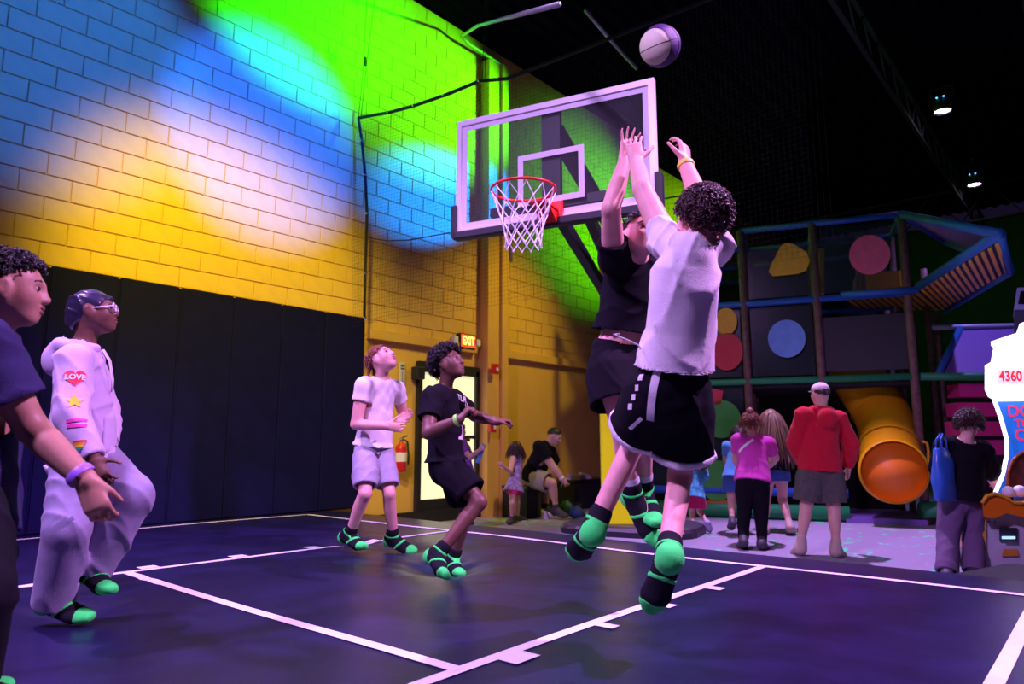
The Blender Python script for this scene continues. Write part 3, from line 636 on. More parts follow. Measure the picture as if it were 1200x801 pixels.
# second machine behind it
g2 = empty('arcade_cabinet', P(1225, 600, 8.2)*np.array([1, 1, 0])+UP*ZC); tag(g2, 'dark arcade cabinet with pale blue top behind the glowing game', 'arcade game')
def g2b(mb_, n, m): o = mb_.build(n, m, g2); o.location = -g2.location; return o
mb = MB(); mb.prism([P(1189, 362, 8.2), P(1300, 362, 8.2), P(1300, 660, 8.2), P(1189, 660, 8.2)], RD*.7); g2b(mb, 'cabinet', mat('slate_cabinet', (.08, .08, .13), .5))
mb = MB(); mb.prism([P(1188, 362, 8.15), P(1192, 337, 8.15), P(1300, 332, 8.15), P(1300, 362, 8.15)], RD*.7); g2b(mb, 'top_box', mat('pale_blue_plastic', (.4, .38, .7), .4))
mb = MB(); mb.prism([P(1193, 356, 8.13), P(1196, 341, 8.13), P(1295, 337, 8.13), P(1295, 356, 8.13)], RD*.03); g2b(mb, 'screen', M_BLACKG)
# low black rug ramp beside the mat
mb = MB(); mb.prism([(-1.0, 6.1, ZC), (1.6, 6.1, ZC), (1.6, 6.9, ZC), (-.75, 6.9, ZC)], (0, 0, .22)); tag(mb.build('step_block', M_BLACK), 'low black step block between the court mat and the arcade game', 'step')

# ------------------------------------------------------------------ ceiling spot lamps
for px, py, d_, lab in ((1105, 131, 13.0, 'violet ceiling spotlight with blue indicator lights'), (1142, 217, 16.6, 'violet ceiling spotlight nearer the green back wall')):
    c = P(px, py, d_); e = empty('ceiling_spotlight', c); tag(e, lab, 'spotlight')
    mb = MB(); mb.lathe([(.15, 0), (.17, .02), (.17, .22), (.1, .3), (0, .3)], n=20); mb.build('can', M_BLACK, e)
    mb = MB(); mb.lathe([(.0, .03), (.145, .03)], n=20); mb.build('lens', mat('violet_lamp_lens', (.9, .8, 1), .3, emit=(.85, .6, 1), estr=14), e)
    mb = MB(); mb.bar((-.19, 0, .12), (-.19, 0, .5), .02, .04).bar((.19, 0, .12), (.19, 0, .5), .02, .04).bar((-.2, 0, .5), (.2, 0, .5), .04, .02).bar((0, 0, .5), (0, 0, 7.9-c[2]), .03, .03); mb.build('yoke', M_STEEL, e)
    for dx in (-.06, .06): mb = MB(); mb.lathe([(0, -.02), (.02, 0), (0, .02)], (dx, -.18, .24), 8); mb.build('indicator', mat('blue_indicator', (.1, .4, 1), .4, emit=(.1, .5, 1), estr=3), e)

# ------------------------------------------------------------------ bench, shoes and bags along the wall
def bx(name, label, cat, x0, x1, y0, y1, z0, z1, m, parts=True):
    e = empty(name, ((x0+x1)/2, (y0+y1)/2, z0)); tag(e, label, cat); h = z1-z0
    mb = MB(); mb.box((0, 0, (h-.06)/2), (x1-x0-.03, y1-y0-.03, h-.06), bev=.01); mb.build('base', m, e)
    mb = MB(); mb.box((0, 0, h-.03), (x1-x0, y1-y0, .06), bev=.018); mb.build('seat_pad', mat('black_bench_vinyl', (.02, .018, .03), .45), e); return e
M_BENCH = mat('black_carpet_board', (.014, .012, .02), .8)
bx('bench', 'long low black padded bench against the yellow wall', 'bench', XW+.05, XW+.55, 9.05, 11.7, ZC, .22, M_BENCH)
bx('cube_seat', 'black cube seat beside the small girl', 'seat', -7.62, -7.08, 8.62, 9.02, ZC, .20, M_BENCH)
def shoe(p, rz, col, sole, lab):
    e = empty('shoe', p, rz); tag(e, lab, 'shoe', 'shoes left by the wall bench')
    mb = MB(); prof = [(-.12, .035, .09), (-.09, .04, .1), (-.03, .04, .1), (.02, .04, .075), (.07, .045, .055), (.11, .04, .045), (.135, .02, .03)]
    vs = []; fs = []; n = 8
    for x, w, h in prof:
        for j in range(n): an = PI*j/(n-1); vs.append((x, w*math.cos(an), .02+h*math.sin(an)))
    for i in range(len(prof)-1):
        for j in range(n-1): fs.append((i*n+j, i*n+j+1, (i+1)*n+j+1, (i+1)*n+j))
    fs += [tuple(range(n)), tuple((len(prof)-1)*n+j for j in range(n))]; mb.add(vs, fs, True); mb.build('upper', col, e)
    mb = MB(); mb.prism([(-.125, -.035, 0), (-.03, -.04, 0), (.07, -.048, 0), (.14, -.02, 0), (.14, .02, 0), (.07, .048, 0), (-.03, .04, 0), (-.125, .035, 0)], (0, 0, .025)); mb.build('sole', sole, e)
M_SH1 = mat('pale_shoe', (.5, .45, .55), .6); M_SH2 = mat('dark_shoe', (.04, .04, .06), .6); M_SOLE = mat('white_sole', (.7, .7, .75), .6); M_SH3 = mat('red_shoe', (.4, .03, .05), .6)
for px, py, rz, m, lab in ((618, 603, .5, M_SH1, 'pale sneaker lying under the bench edge'), (640, 607, 2.2, M_SH1, 'pale sneaker lying under the bench edge'), (634, 603, .9, M_SH2, 'dark sneaker with white sole under the bench edge'), (584, 609, 1.6, M_SH2, 'dark sneaker beside the cube seat'), (684, 593, .3, M_SH3, 'red sneaker on the carpet near the yellow post')):
    q_ = G(px, py, ZC); q_[0] = max(q_[0], -7.2 if px > 600 else -6.9)
    shoe(q_, rz, m, M_SOLE, lab)
for px, py, rz in ((672, 572, .2), (685, 577, 1.0)):
    pz = WX(px, py, XW+.38); pz[2] = .22; shoe(pz, rz, M_SH1, M_SOLE, 'pale sneaker set on top of the long black bench')
for px, py, m, lab in ((664, 585, mat('teal_bag', (.02, .12, .12), .7, noise=.5, nscale=12), 'teal drawstring bag slumped against the bench'), (676, 592, mat('blue_bag', (.015, .035, .13), .7), 'dark blue bag on the carpet at the end of the bench')):
    p = G(px, py+16, ZC); e = empty('bag', p); tag(e, lab, 'bag')
    mb = MB(); vs, fs = sphere_mesh(1, 16, 10); vs = [(v[0]*.14*(1-.35*max(v[2], 0)+.12*math.sin(7*v[1]+3*v[2])), v[1]*.10*(1+.15*math.sin(6*v[0])), .085+v[2]*.085*(1 if v[2] < 0 else 1.5+.2*math.sin(9*v[0]))) for v in vs]; mb.add(vs, fs, True); mb.build('pouch', m, e)
    mb = MB(); mb.tube([(-.03, 0, .19), (-.08, .02, .22), (0, .03, .25), (.08, .02, .22), (.03, 0, .19)], .01, 6); mb.build('strap', M_BLACK, e)

# ------------------------------------------------------------------ implicit surfaces for bodies and clothes
def nrm(v): v = np.asarray(v, float); return v/(np.linalg.norm(v)+1e-12)
class Field:
    def __init__(s, vox): s.vox = vox; s.pr = []
    # every primitive: (function(X,Y,Z)->d, lo, hi, k, mode)
    def _add(s, fn, lo, hi, k, mode): s.pr.append((fn, np.asarray(lo, float), np.asarray(hi, float), k, mode)); return s
    def cone(s, a, b, radii, k=.012, mode='+'):
        a = np.asarray(a, float); b = np.asarray(b, float); ab = b-a; L2 = ab.dot(ab)+1e-12
        radii = list(radii) if hasattr(radii, '__len__') else [radii, radii]; ts = np.linspace(0, 1, len(radii)); R = max(radii)
        def fn(X, Y, Z):
            x, y, z = X-a[0], Y-a[1], Z-a[2]; h = np.clip((x*ab[0]+y*ab[1]+z*ab[2])/L2, 0, 1)
            r = np.interp(h, ts, radii) if len(radii) > 2 else radii[0]+(radii[1]-radii[0])*h
            return np.sqrt((x-h*ab[0])**2+(y-h*ab[1])**2+(z-h*ab[2])**2)-r
        return s._add(fn, np.minimum(a, b)-R, np.maximum(a, b)+R, k, mode)
    def ell(s, c, r, fr=None, k=.012, mode='+'):
        c = np.asarray(c, float); r = np.asarray(r, float)*np.ones(3); fr = np.eye(3) if fr is None else np.asarray(fr, float)   # rows: axes
        e = np.sqrt(((fr.T*r)**2).sum(1))
        def fn(X, Y, Z):
            x, y, z = X-c[0], Y-c[1], Z-c[2]
            q = [(x*fr[i][0]+y*fr[i][1]+z*fr[i][2])/r[i] for i in range(3)]
            k0 = np.sqrt(q[0]**2+q[1]**2+q[2]**2)+1e-9; k1 = np.sqrt((q[0]/r[0])**2+(q[1]/r[1])**2+(q[2]/r[2])**2)+1e-9
            return k0*(k0-1)/k1
        return s._add(fn, c-e, c+e, k, mode)
    def loft(s, a, b, secs, la, lb=None, k=.015, mode='+', flat=(False, False), ext=(0, 0)):
        """elliptic tube a->b; secs: (t, rx, ry[, ox, oy]); la/lb: side axis at both ends; flat: cut ends"""
        a = np.asarray(a, float); b = np.asarray(b, float); L = np.linalg.norm(b-a); t_ = (b-a)/L
        la = nrm(la-t_*np.dot(la, t_)); lb = la if lb is None else nrm(lb-t_*np.dot(lb, t_))
        secs = [tuple(q)+(0,)*(5-len(q)) for q in secs]; ts, rx, ry, ox, oy = map(np.array, zip(*secs))
        R = max(rx.max(), ry.max())+max(abs(ox).max(), abs(oy).max())
        def fn(X, Y, Z):
            x, y, z = X-a[0], Y-a[1], Z-a[2]; tt = x*t_[0]+y*t_[1]+z*t_[2]; h = np.clip(tt/L, 0, 1)
            l0 = la[0]+(lb[0]-la[0])*h; l1 = la[1]+(lb[1]-la[1])*h; l2 = la[2]+(lb[2]-la[2])*h
            ln = np.sqrt(l0**2+l1**2+l2**2); l0 /= ln; l1 /= ln; l2 /= ln
            f0 = t_[1]*l2-t_[2]*l1; f1 = t_[2]*l0-t_[0]*l2; f2 = t_[0]*l1-t_[1]*l0
            u = x*l0+y*l1+z*l2-np.interp(h, ts, ox); w = x*f0+y*f1+z*f2-np.interp(h, ts, oy)
            RX = np.interp(h, ts, rx); RY = np.interp(h, ts, ry)
            e0, e1 = ext
            d1 = np.maximum(tt-(L+e1), 0) if not flat[1] else 0; d0 = np.maximum(-e0-tt, 0) if not flat[0] else 0
            dt = d0+d1; m = np.minimum(RX, RY)
            q = np.sqrt((u/RX)**2+(w/RY)**2+(dt/m)**2)+1e-6
            d = (1-1/q)*np.sqrt(u*u+w*w+dt*dt+1e-9)
            if flat[1]: d = np.maximum(d, tt-(L+e1))
            if flat[0]: d = np.maximum(d, -tt-e0)
            return d
        lo = np.minimum(a-t_*max(ext[0], 0), b+t_*max(ext[1], 0))-R; hi = np.maximum(a-t_*max(ext[0], 0), b+t_*max(ext[1], 0))+R
        return s._add(fn, lo, hi, k, mode)
    def half(s, p, n, lo, hi):
        """cut away what lies on the +n side inside the box lo..hi"""
        p = np.asarray(p, float); n = nrm(n)
        return s._add(lambda X, Y, Z: -((X-p[0])*n[0]+(Y-p[1])*n[1]+(Z-p[2])*n[2]), lo, hi, 0, '-')
    def grid(s, pad=.03):
        pos = [q for q in s.pr if q[4] == '+']
        lo = np.min([q[1] for q in pos], 0)-pad; hi = np.max([q[2] for q in pos], 0)+pad
        n = np.ceil((hi-lo)/s.vox).astype(int)+1; return lo, n
    def eval(s, lo, n):
        g = np.full(tuple(n), .2, np.float32); v = s.vox
        ax = [lo[i]+np.arange(n[i])*v for i in range(3)]
        for fn, l, h, k, mode in s.pr:
            m = k+2.5*v+.012
            i0 = np.maximum(np.floor((l-m-lo)/v).astype(int), 0); i1 = np.minimum(np.ceil((h+m-lo)/v).astype(int)+1, n)
            if (i1 <= i0).any(): continue
            sl_ = tuple(slice(i0[i], i1[i]) for i in range(3))
            X, Y, Z = np.meshgrid(*[ax[i][sl_[i]].astype(np.float32) for i in range(3)], indexing='ij', sparse=True)
            d = fn(X, Y, Z).astype(np.float32); c = g[sl_]
            if mode == '+':
                if k > 0: hh_ = np.maximum(k-np.abs(c-d), 0)/k; g[sl_] = np.minimum(c, d)-hh_*hh_*k*.25
                else: g[sl_] = np.minimum(c, d)
            else:
                d = -d
                if k > 0: hh_ = np.maximum(k-np.abs(c-d), 0)/k; g[sl_] = np.maximum(c, d)+hh_*hh_*k*.25
                else: g[sl_] = np.maximum(c, d)
        return g
def surf_nets(g, lo, v, smooth=2):
    ins = g < 0; nx, ny, nz = g.shape
    c = np.zeros((nx-1, ny-1, nz-1), np.int8)
    for i in (0, 1):
        for j in (0, 1):
            for k in (0, 1): c += ins[i:nx-1+i, j:ny-1+j, k:nz-1+k]
    act = (c > 0) & (c < 8); I = np.argwhere(act); idx = np.full(act.shape, -1, np.int32); idx[act] = np.arange(len(I))
    acc = np.zeros((len(I), 3)); cnt = np.zeros(len(I)); cor = [(i, j, k) for i in (0, 1) for j in (0, 1) for k in (0, 1)]
    val = {q: g[I[:, 0]+q[0], I[:, 1]+q[1], I[:, 2]+q[2]] for q in cor}
    for q in cor:
        for a in range(3):
            if q[a]: continue
            r = list(q); r[a] = 1; r = tuple(r); A = val[q]; B = val[r]; m = (A < 0) != (B < 0)
            t = np.where(m, A/np.where(m, A-B, 1), 0)
            p = np.tile(np.array(q, float), (len(I), 1)); p[:, a] = t; acc += p*m[:, None]; cnt += m
    V = lo+(I+acc/cnt[:, None])*v; Fc = []
    for a in range(3):
        b, d = [(1, 2), (2, 0), (0, 1)][a]
        s0 = [slice(None)]*3; s1 = [slice(None)]*3; s0[a] = slice(0, -1); s1[a] = slice(1, None)
        m = ins[tuple(s0)] != ins[tuple(s1)]; E_ = np.argwhere(m); E_ = E_[(E_[:, b] > 0) & (E_[:, d] > 0) & (E_[:, b] < g.shape[b]-1) & (E_[:, d] < g.shape[d]-1)]
        o = []
        for ob, od in ((-1, -1), (0, -1), (0, 0), (-1, 0)):
            q = E_.copy(); q[:, b] += ob; q[:, d] += od; o.append(idx[q[:, 0], q[:, 1], q[:, 2]])
        f = np.stack(o, 1); fl = ins[E_[:, 0], E_[:, 1], E_[:, 2]]; f[~fl] = f[~fl][:, ::-1]; Fc.append(f)
    Fc = np.concatenate(Fc); Fc = Fc[(Fc >= 0).all(1)]
    for it in range(smooth):
        sm = np.zeros_like(V); ct = np.zeros(len(V))
        for i in range(4):
            a_, b_ = Fc[:, i], Fc[:, (i+1) % 4]
            for ax in range(3): sm[:, ax] += np.bincount(a_, V[b_, ax], len(V))+np.bincount(b_, V[a_, ax], len(V))
            ct += np.bincount(a_, minlength=len(V))+np.bincount(b_, minlength=len(V))
        V = V*.5+.5*sm/np.maximum(ct, 1)[:, None]
    return V, Fc
def np_mesh(name, V, Fc, m, parent=None, loc=None):
    me = bpy.data.meshes.new(name); Vl = V if loc is None else V-np.asarray(loc)
    me.vertices.add(len(V)); me.vertices.foreach_set('co', Vl.astype(np.float32).ravel())
    k = Fc.shape[1]; me.loops.add(len(Fc)*k); me.loops.foreach_set('vertex_index', Fc.astype(np.int32).ravel())
    me.polygons.add(len(Fc)); me.polygons.foreach_set('loop_start', np.arange(0, len(Fc)*k, k, dtype=np.int32))
    me.polygons.foreach_set('use_smooth', np.ones(len(Fc), bool)); me.update(calc_edges=True); me.validate()
    o = link(name, me, m, parent); return o
def wrinkle(X, Y, Z, s, amp, fr=22, seed=0):
    a = seed*1.7
    w = 1-np.abs(np.sin(.5*fr*(.5*X+.4*Y+Z)+2.4*np.sin(fr*.27*(X-.6*Y)+a)+1.7*np.sin(fr*.21*(Y+Z)+a*2)))
    v = 1-np.abs(np.sin(.6*fr*(.8*X-.5*Y-.7*Z)+2.0*np.sin(fr*.33*(X+Y)+a*3)+1.3*np.sin(fr*.19*(Z-X)+a)))
    return -amp*(1.7*w**3+1.3*v**3-.6)
class Cloth:
    """hollow garment: outer minus inner"""
    def __init__(s, vox, th=None): s.o = Field(vox); s.i = Field(vox); s.vox = vox; s.th = th or 2.45*vox; s.cuts = []; s.hems = []
    def loft(s, a, b, secs, la, lb=None, k=.02, open_=(False, False)):
        s.o.loft(a, b, secs, la, lb, k, flat=open_)
        a_, b_ = np.asarray(a, float), np.asarray(b, float); u_ = nrm(b_-a_)
        if open_[0]: s.hems.append((a_, -u_, 1.3*max(secs[0][1:3])))
        if open_[1]: s.hems.append((b_, u_, 1.3*max(secs[-1][1:3])))
        se = [(q[0], max(q[1]-s.th, .005), max(q[2]-s.th, .005))+tuple(q[3:]) for q in secs]
        s.i.loft(a, b, se, la, lb, k, flat=open_, ext=(.06 if open_[0] else -s.th*0, .06 if open_[1] else 0)); return s
    def cone(s, a, b, r, side, k=.02, open_=(False, False)):
        r = list(r); return s.loft(a, b, [(t, q, q) for t, q in zip(np.linspace(0, 1, len(r)), r)], side, None, k, open_)
    def ell(s, c, r, fr=None, k=.02): s.o.ell(c, r, fr, k); s.i.ell(c, np.asarray(r)-s.th, fr, k); return s
    def cut(s, *a, **kw): s.cuts.append((a, kw)); return s
    def build(s, name, m, parent, loc, amp=.004, fr=22, seed=0, smooth=2):
        lo, n = s.o.grid(); go = s.o.eval(lo, n); gi = s.i.eval(lo, n)
        if amp:
            X, Y, Z = np.meshgrid(*[(lo[i]+np.arange(n[i])*s.vox).astype(np.float32) for i in range(3)], indexing='ij', sparse=True)
            w = wrinkle(X, Y, Z, s.vox, amp, fr, seed).astype(np.float32); go = go+w; gi = gi+w
        g = np.maximum(go, -gi)
        if amp:
            for p_, n_, R_ in s.hems:
                i0 = np.maximum(np.floor((p_-R_-.03-lo)/s.vox).astype(int), 0); i1 = np.minimum(np.ceil((p_+R_+.03-lo)/s.vox).astype(int)+1, n); sl_ = tuple(slice(i0[i], i1[i]) for i in range(3))
                x, y, z = X[sl_[0]]-p_[0], Y[:, sl_[1]]-p_[1], Z[:, :, sl_[2]]-p_[2]; t_ = x*n_[0]+y*n_[1]+z*n_[2]; l2 = x*x+y*y+z*z-t_*t_
                q_ = g[sl_]; m_ = (l2 < R_*R_) & (np.abs(t_) < .03); g[sl_] = np.where(m_, np.maximum(q_, t_+.004), q_)
        if s.cuts:
            fc = Field(s.vox); fc.pr = []
            for a, kw in s.cuts: kw = dict(kw); kind = kw.pop('kind'); getattr(fc, kind)(*a, **kw)
            gc = fc.eval(lo, n); g = np.maximum(g, -gc)
        V, Fc = surf_nets(g, lo, s.vox, smooth); return np_mesh(name, V, Fc, m, parent, loc)

# ------------------------------------------------------------------ people
def facing(phi):
    """horizontal direction: 0 looks at the camera, 90 to the right of the picture, 180 away"""
    a = math.radians(phi); return math.sin(a)*RT-math.cos(a)*FW
def on_ray(parent, px, py, L, sgn):
    """point on the pixel's ray at distance L from parent; sgn +1 the far one, -1 the near one"""
    d = nrm(ray(px, py)); q = np.asarray(parent)-CAM; t = q.dot(d); h2 = L*L-(q.dot(q)-t*t)
    if h2 < 0: p = CAM+d*t; return np.asarray(parent)+nrm(p-parent)*min(np.linalg.norm(p-parent), L*1.12)
    return CAM+d*(t+sgn*math.sqrt(h2))
def rotv(v, axis, ang):
    v = np.asarray(v, float); a = nrm(axis); return v*math.cos(ang)+np.cross(a, v)*math.sin(ang)+a*a.dot(v)*(1-math.cos(ang))
class Person:
    def __init__(s, label, H, pel, neck, hipf, shf, vox=.009, g=1.0, D=None, gleg=None, skinm=None, group=None):
        s.H = H; s.vox = vox; s.g = g; s.label = label; s.skin = skinm; s.gl = gleg or g; s.group = group; s.wide = 1.0
        s.pel = P(*pel) if len(pel) == 3 else np.asarray(pel)
        s.neck = on_ray(s.pel, neck[0], neck[1], .295*H, neck[2])
        s.up = nrm(s.neck-s.pel); s.hf = facing(hipf); s.sf = facing(shf)
        s.hl = nrm(np.cross(UP, s.hf)); s.sl = nrm(np.cross(s.up, s.sf)); s.sfw = np.cross(s.sl, s.up)
        s.hip = {q: s.pel+s.hl*.047*H*q for q in (1, -1)}; s.sho = {q: s.neck-s.up*.028*H+s.sl*.108*H*q for q in (1, -1)}
        s.el = {}; s.wr = {}; s.kn = {}; s.an = {}; s.toe = {}; s.hand = {}; s.f = Field(vox); s.kids = []
    def arm(s, q, el, wr, hand=None, sho=None):
        """q: +1 own left, -1 own right; el, wr: (px, py, sgn); hand: dict"""
        if sho is not None: s.sho[q] = on_ray(s.neck-s.up*.03*s.H, sho[0], sho[1], .118*s.H, sho[2])
        s.el[q] = on_ray(s.sho[q], el[0], el[1], .172*s.H, el[2]); s.wr[q] = on_ray(s.el[q], wr[0], wr[1], .15*s.H, wr[2]); s.hand[q] = hand or {}
    def leg(s, q, kn, an, toe):
        s.kn[q] = on_ray(s.hip[q], kn[0], kn[1], .238*s.H, kn[2]); s.an[q] = on_ray(s.kn[q], an[0], an[1], .238*s.H, an[2])
        s.toe[q] = on_ray(s.an[q], toe[0], toe[1], .125*s.H, toe[2])
    def head(s, px, py, sgn, yaw, pitch=0, roll=0, size=1.0):
        H = s.H; s.hc = on_ray(s.neck, px, py, .108*H, sgn); s.hh = .132*H*size
        f = facing(yaw); l = nrm(np.cross(UP, f)); f = rotv(f, l, -math.radians(pitch)); u = np.cross(f, l)
        l = rotv(l, f, math.radians(roll)); u = np.cross(f, l); s.hfr = np.array([f, l, u])
    def hp(s, a, b, c): return s.hc+s.hh*(a*s.hfr[0]+b*s.hfr[1]+c*s.hfr[2])
    def _head(s, face=True):
        F_ = s.f; hh = s.hh; fr = s.hfr; E_ = lambda a, b, c, r, k=.03, mode='+': F_.ell(s.hp(a, b, c), np.array(r)*hh, fr, k*hh/.22, mode)
        F_.cone(s.neck-s.up*.03*s.H, s.hp(-.1, 0, -.15), [.036*s.H*s.g**.5, .031*s.H*s.g**.5, .034*s.H*s.g**.5], .025)
        E_(-.06, 0, .12, (.43, .335, .37)); E_(.1, 0, -.12, (.29, .265, .37), .03); E_(.235, 0, -.37, (.13, .14, .11), .03)
        for q in (1, -1): F_.cone(s.hp(-.02, q*.23, -.2), s.hp(.24, q*.07, -.39), [.08*hh, .07*hh], .02)
        for q in (1, -1):
            E_(-.03, q*.345, -.04, (.10, .05, .16), .01); E_(-.05, q*.37, .02, (.10, .045, .12), .01); E_(.0, q*.43, -.01, (.045, .04, .08), .01, '-'); E_(.2, q*.16, -.1, (.12, .10, .12), .04)
        if face:
            E_(.33, 0, .1, (.07, .21, .05), .02)
            for q in (1, -1): E_(.43, q*.145, .015, (.08, .085, .06), .02, '-')
            F_.cone(s.hp(.37, 0, .06), s.hp(.45, 0, -.115), [.035*hh, .056*hh], .016)
            for q in (1, -1): F_.ell(s.hp(.425, q*.06, -.135), .04*hh, None, .008)
            E_(.375, 0, -.235, (.05, .11, .03), .008); E_(.365, 0, -.30, (.05, .095, .035), .008); E_(.44, 0, -.268, (.06, .075, .008), .004, '-')
    def _hand(s, q):
        F_ = s.f; H = s.H; hs = .105*H; o = s.hand[q]; W_ = s.wr[q]; fa = nrm(W_-s.el[q])
        hd = nrm(np.asarray(o['dir'])) if 'dir' in o else fa
        pn = np.asarray(o.get('palm', -s.sl*q), float); pn = nrm(pn-hd*pn.dot(hd))
        lat = np.cross(hd, pn)*(1 if o.get('thumb', 1) > 0 else -1)      # towards the thumb
        cu = math.radians(o.get('curl', 22)); sp = math.radians(o.get('splay', 5)); f_r = max(.047*hs, .55*s.vox+.002)
        F_.loft(W_-hd*.02, W_+hd*.5*hs, [(0, .15*hs, .10*hs), (.4, .2*hs, .115*hs), (1, .225*hs, .085*hs)], lat, None, .012)
        s.hd = hd
        for i, (off, ln) in enumerate(((.165, .42), (.055, .47), (-.055, .44), (-.16, .35))):
            b = W_+hd*.50*hs+lat*off*hs; d = rotv(hd, pn, sp*(1.5-i)*(1 if np.dot(np.cross(pn, hd), lat) > 0 else -1)); ax = np.cross(d, pn); cui = cu*(1+.12*(i-1.5)) if i else cu*o.get('index', 1)
            for j, fr_ in enumerate((.45, .31, .24)):
                d = rotv(d, ax, cui*(.7 if j == 0 else 1)); e = b+d*ln*hs*fr_*1.05
                F_.cone(b, e, [f_r*(1-.07*j), f_r*(.93-.09*j)], .004); b = e
        tb = W_+hd*.12*hs+lat*.16*hs; td = nrm(hd*.62+lat*o.get('tsp', .7)+pn*.3)
        e = tb+td*.26*hs; F_.cone(tb, e, [.075*hs, .06*hs], .01); td = nrm(td+hd*.35+pn*.12*(1+cu)); F_.cone(e, e+td*.24*hs, [f_r*1.12, f_r*.9], .004)
    def _foot(s, F_, q, inf=0, k=.015):
        H = s.H; a = s.an[q]; t = s.toe[q]; d = nrm(t-a); sh = nrm(s.an[q]-s.kn[q])
        fl = d-sh*d.dot(sh)*.35; heel = a+sh*.022*H-nrm(fl)*.028*H; ball = a+(t-a)*.62+sh*.012*H
        side = nrm(np.cross(sh, d)); s.fside = side
        F_.cone(a-sh*.04*H, heel, [.024*H+inf, .028*H+inf], k); F_.cone(a, ball, [.027*H+inf, .024*H+inf], k)
        F_.loft(heel, ball, [(0, .024*H+inf, .018*H+inf), (1, .031*H+inf, .017*H+inf)], side, None, k)
        F_.loft(ball, t, [(0, .031*H+inf, .017*H+inf), (.7, .027*H+inf, .014*H+inf), (1, .018*H+inf, .011*H+inf)], side, None, k)
        return heel, ball, t, side, sh
    def body(s, face=True, hands=True, name='person'):
        H, g, gl, F_ = s.H, s.g, s.gl, s.f
        F_.loft(s.pel-s.up*.03*H, s.neck, s.torso_secs(0), s.hl, s.sl, .03)
        for q in (1, -1):
            F_.cone(s.neck-s.up*.012*H, s.sho[q], [.034*H, .040*H*g], .03)
            F_.cone(s.sho[q], s.el[q], [.040*H*g, .036*H*g, .033*H*g, .028*H*g], .02)
            m = s.el[q]+(s.wr[q]-s.el[q])*.3
            F_.cone(s.el[q], s.wr[q], [.028*H*g, .029*H*g, .024*H*g**.7, .0185*H], .015)
            F_.ell(s.pel-s.up*.02*H-s.hf*.018*H+s.hl*q*.038*H, np.array([.042, .042, .05])*H*gl, None, .03)
            F_.cone(s.hip[q], s.kn[q], [.051*H*gl, .051*H*gl, .043*H*gl, .033*H*gl], .03)
            sh = nrm(s.an[q]-s.kn[q]); back = nrm(np.cross(np.cross(nrm(s.toe[q]-s.an[q]), sh), sh)); back = back if back.dot(nrm(s.toe[q]-s.an[q])) < 0 else -back
            F_.cone(s.kn[q], s.an[q], [.033*H*gl, .031*H*gl, .025*H, .021*H], .02)
            c1 = s.kn[q]+sh*.03*H+back*.012*H; c2 = s.kn[q]+sh*.13*H+back*.010*H; F_.cone(c1, c2, [.025*H*gl, .028*H*gl, .020*H*gl], .02)
            s._foot(F_, q)
            if hands: s._hand(q)
            else: F_.ell(s.wr[q]+nrm(s.wr[q]-s.el[q])*.04*H, np.array([.03, .03, .03])*H, None, .02)
        s._head(face)
        lo, n = F_.grid(); V, Fc = surf_nets(F_.eval(lo, n), lo, s.vox, 2)
        zmin = V[:, 2].min(); s.loc = np.array([s.pel[0], s.pel[1], zmin])
        s.o = np_mesh(name, V, Fc, s.skin, None, s.loc); s.o.location = s.loc
        tag(s.o, s.label, 'person', s.group); return s.o
    def add(s, V, Fc, name, m): return np_mesh(name, np.asarray(V), np.asarray(Fc), m, s.o, s.loc)
    def mbk(s, mb_, name, m): o = mb_.build(name, m, s.o); o.location = -Vector(s.loc); return o
    def torso_secs(s, e, hem=0, flare=0):
        H, g = s.H, s.g; w = s.wide
        S_ = [(0, .080*w, .062), (.16, .086*w, .066), (.45, .076*w*(1+.5*(g-1)), .058*(1+.9*(g-1))), (.72, .088*w, .062), (.87, .084*w, .052), (1, .044, .038)]
        return [(t, rx*H*g+e, ry*H*g+e) for t, rx, ry in S_]
    # ---- clothes
    def tee(s, m, name='tee_shirt', sleeve=.55, drop=.05, ease=.016, flare=.02, amp=.004, sr=.044, cut_l=None, neckr=.043, seed=0, fr=22, ssr=(1, 1)):
        H, g = s.H, s.g; c = Cloth(max(s.vox, .0065)); dv = drop*H; a = s.pel-s.up*dv; L = np.linalg.norm(s.neck-s.pel)+.03*H
        secs = [(0, (.100*s.wide*H*g+ease+flare), (.080*H*g+ease+flare))]+[(max((t*L+dv-.03*H)/(L+dv-.03*H), .02), rx+(.016*H*g if t < .2 else 0), ry+(.006*H*g if t < .2 else 0)) for t, rx, ry in s.torso_secs(ease)[1:]]
        secs[2] = (secs[2][0], max(secs[2][1], .086*s.wide*H*g+ease), max(secs[2][2], .065*H*g+ease))
        c.loft(a, s.neck+s.up*.012, secs, s.hl, s.sl, .02, (True, False))
        for q in (1, -1):
            c.cone(s.neck-s.up*.012*H, s.sho[q], [.034*H+ease*.4, .041*H*g+ease*.4], s.sfw, .045)
            if sleeve:
                if sleeve <= 1: e = s.sho[q]+(s.el[q]-s.sho[q])*sleeve; c.cone(s.sho[q], e, [min(.042, sr*1.04)*H*g+ease*.4, sr*.9*H*g+ease*.4, sr*.94*H*g+ease*.4], s.sfw, .045, (False, True))
                else:
                    c.cone(s.sho[q], s.el[q], [.042*H*g+ease*.6, .038*H*g+ease*.8, .034*H*g+ease], s.sfw, .025)
                    e = s.el[q]+(s.wr[q]-s.el[q])*(sleeve-1); c.cone(s.el[q], e, [.034*H*g+ease, .031*H*g+ease*.9, .025*H*g+ease*.5], s.sfw, .02, (False, True))
        nd = nrm(s.hp(-.1, 0, -.1)-s.neck); c.cut(s.neck+nd*(.018+neckr*H*.5), s.neck+nd*.14, [neckr*H, neckr*H*1.1], kind='cone', k=0)
        return c.build(name, m, s.o, s.loc, amp, fr, seed)
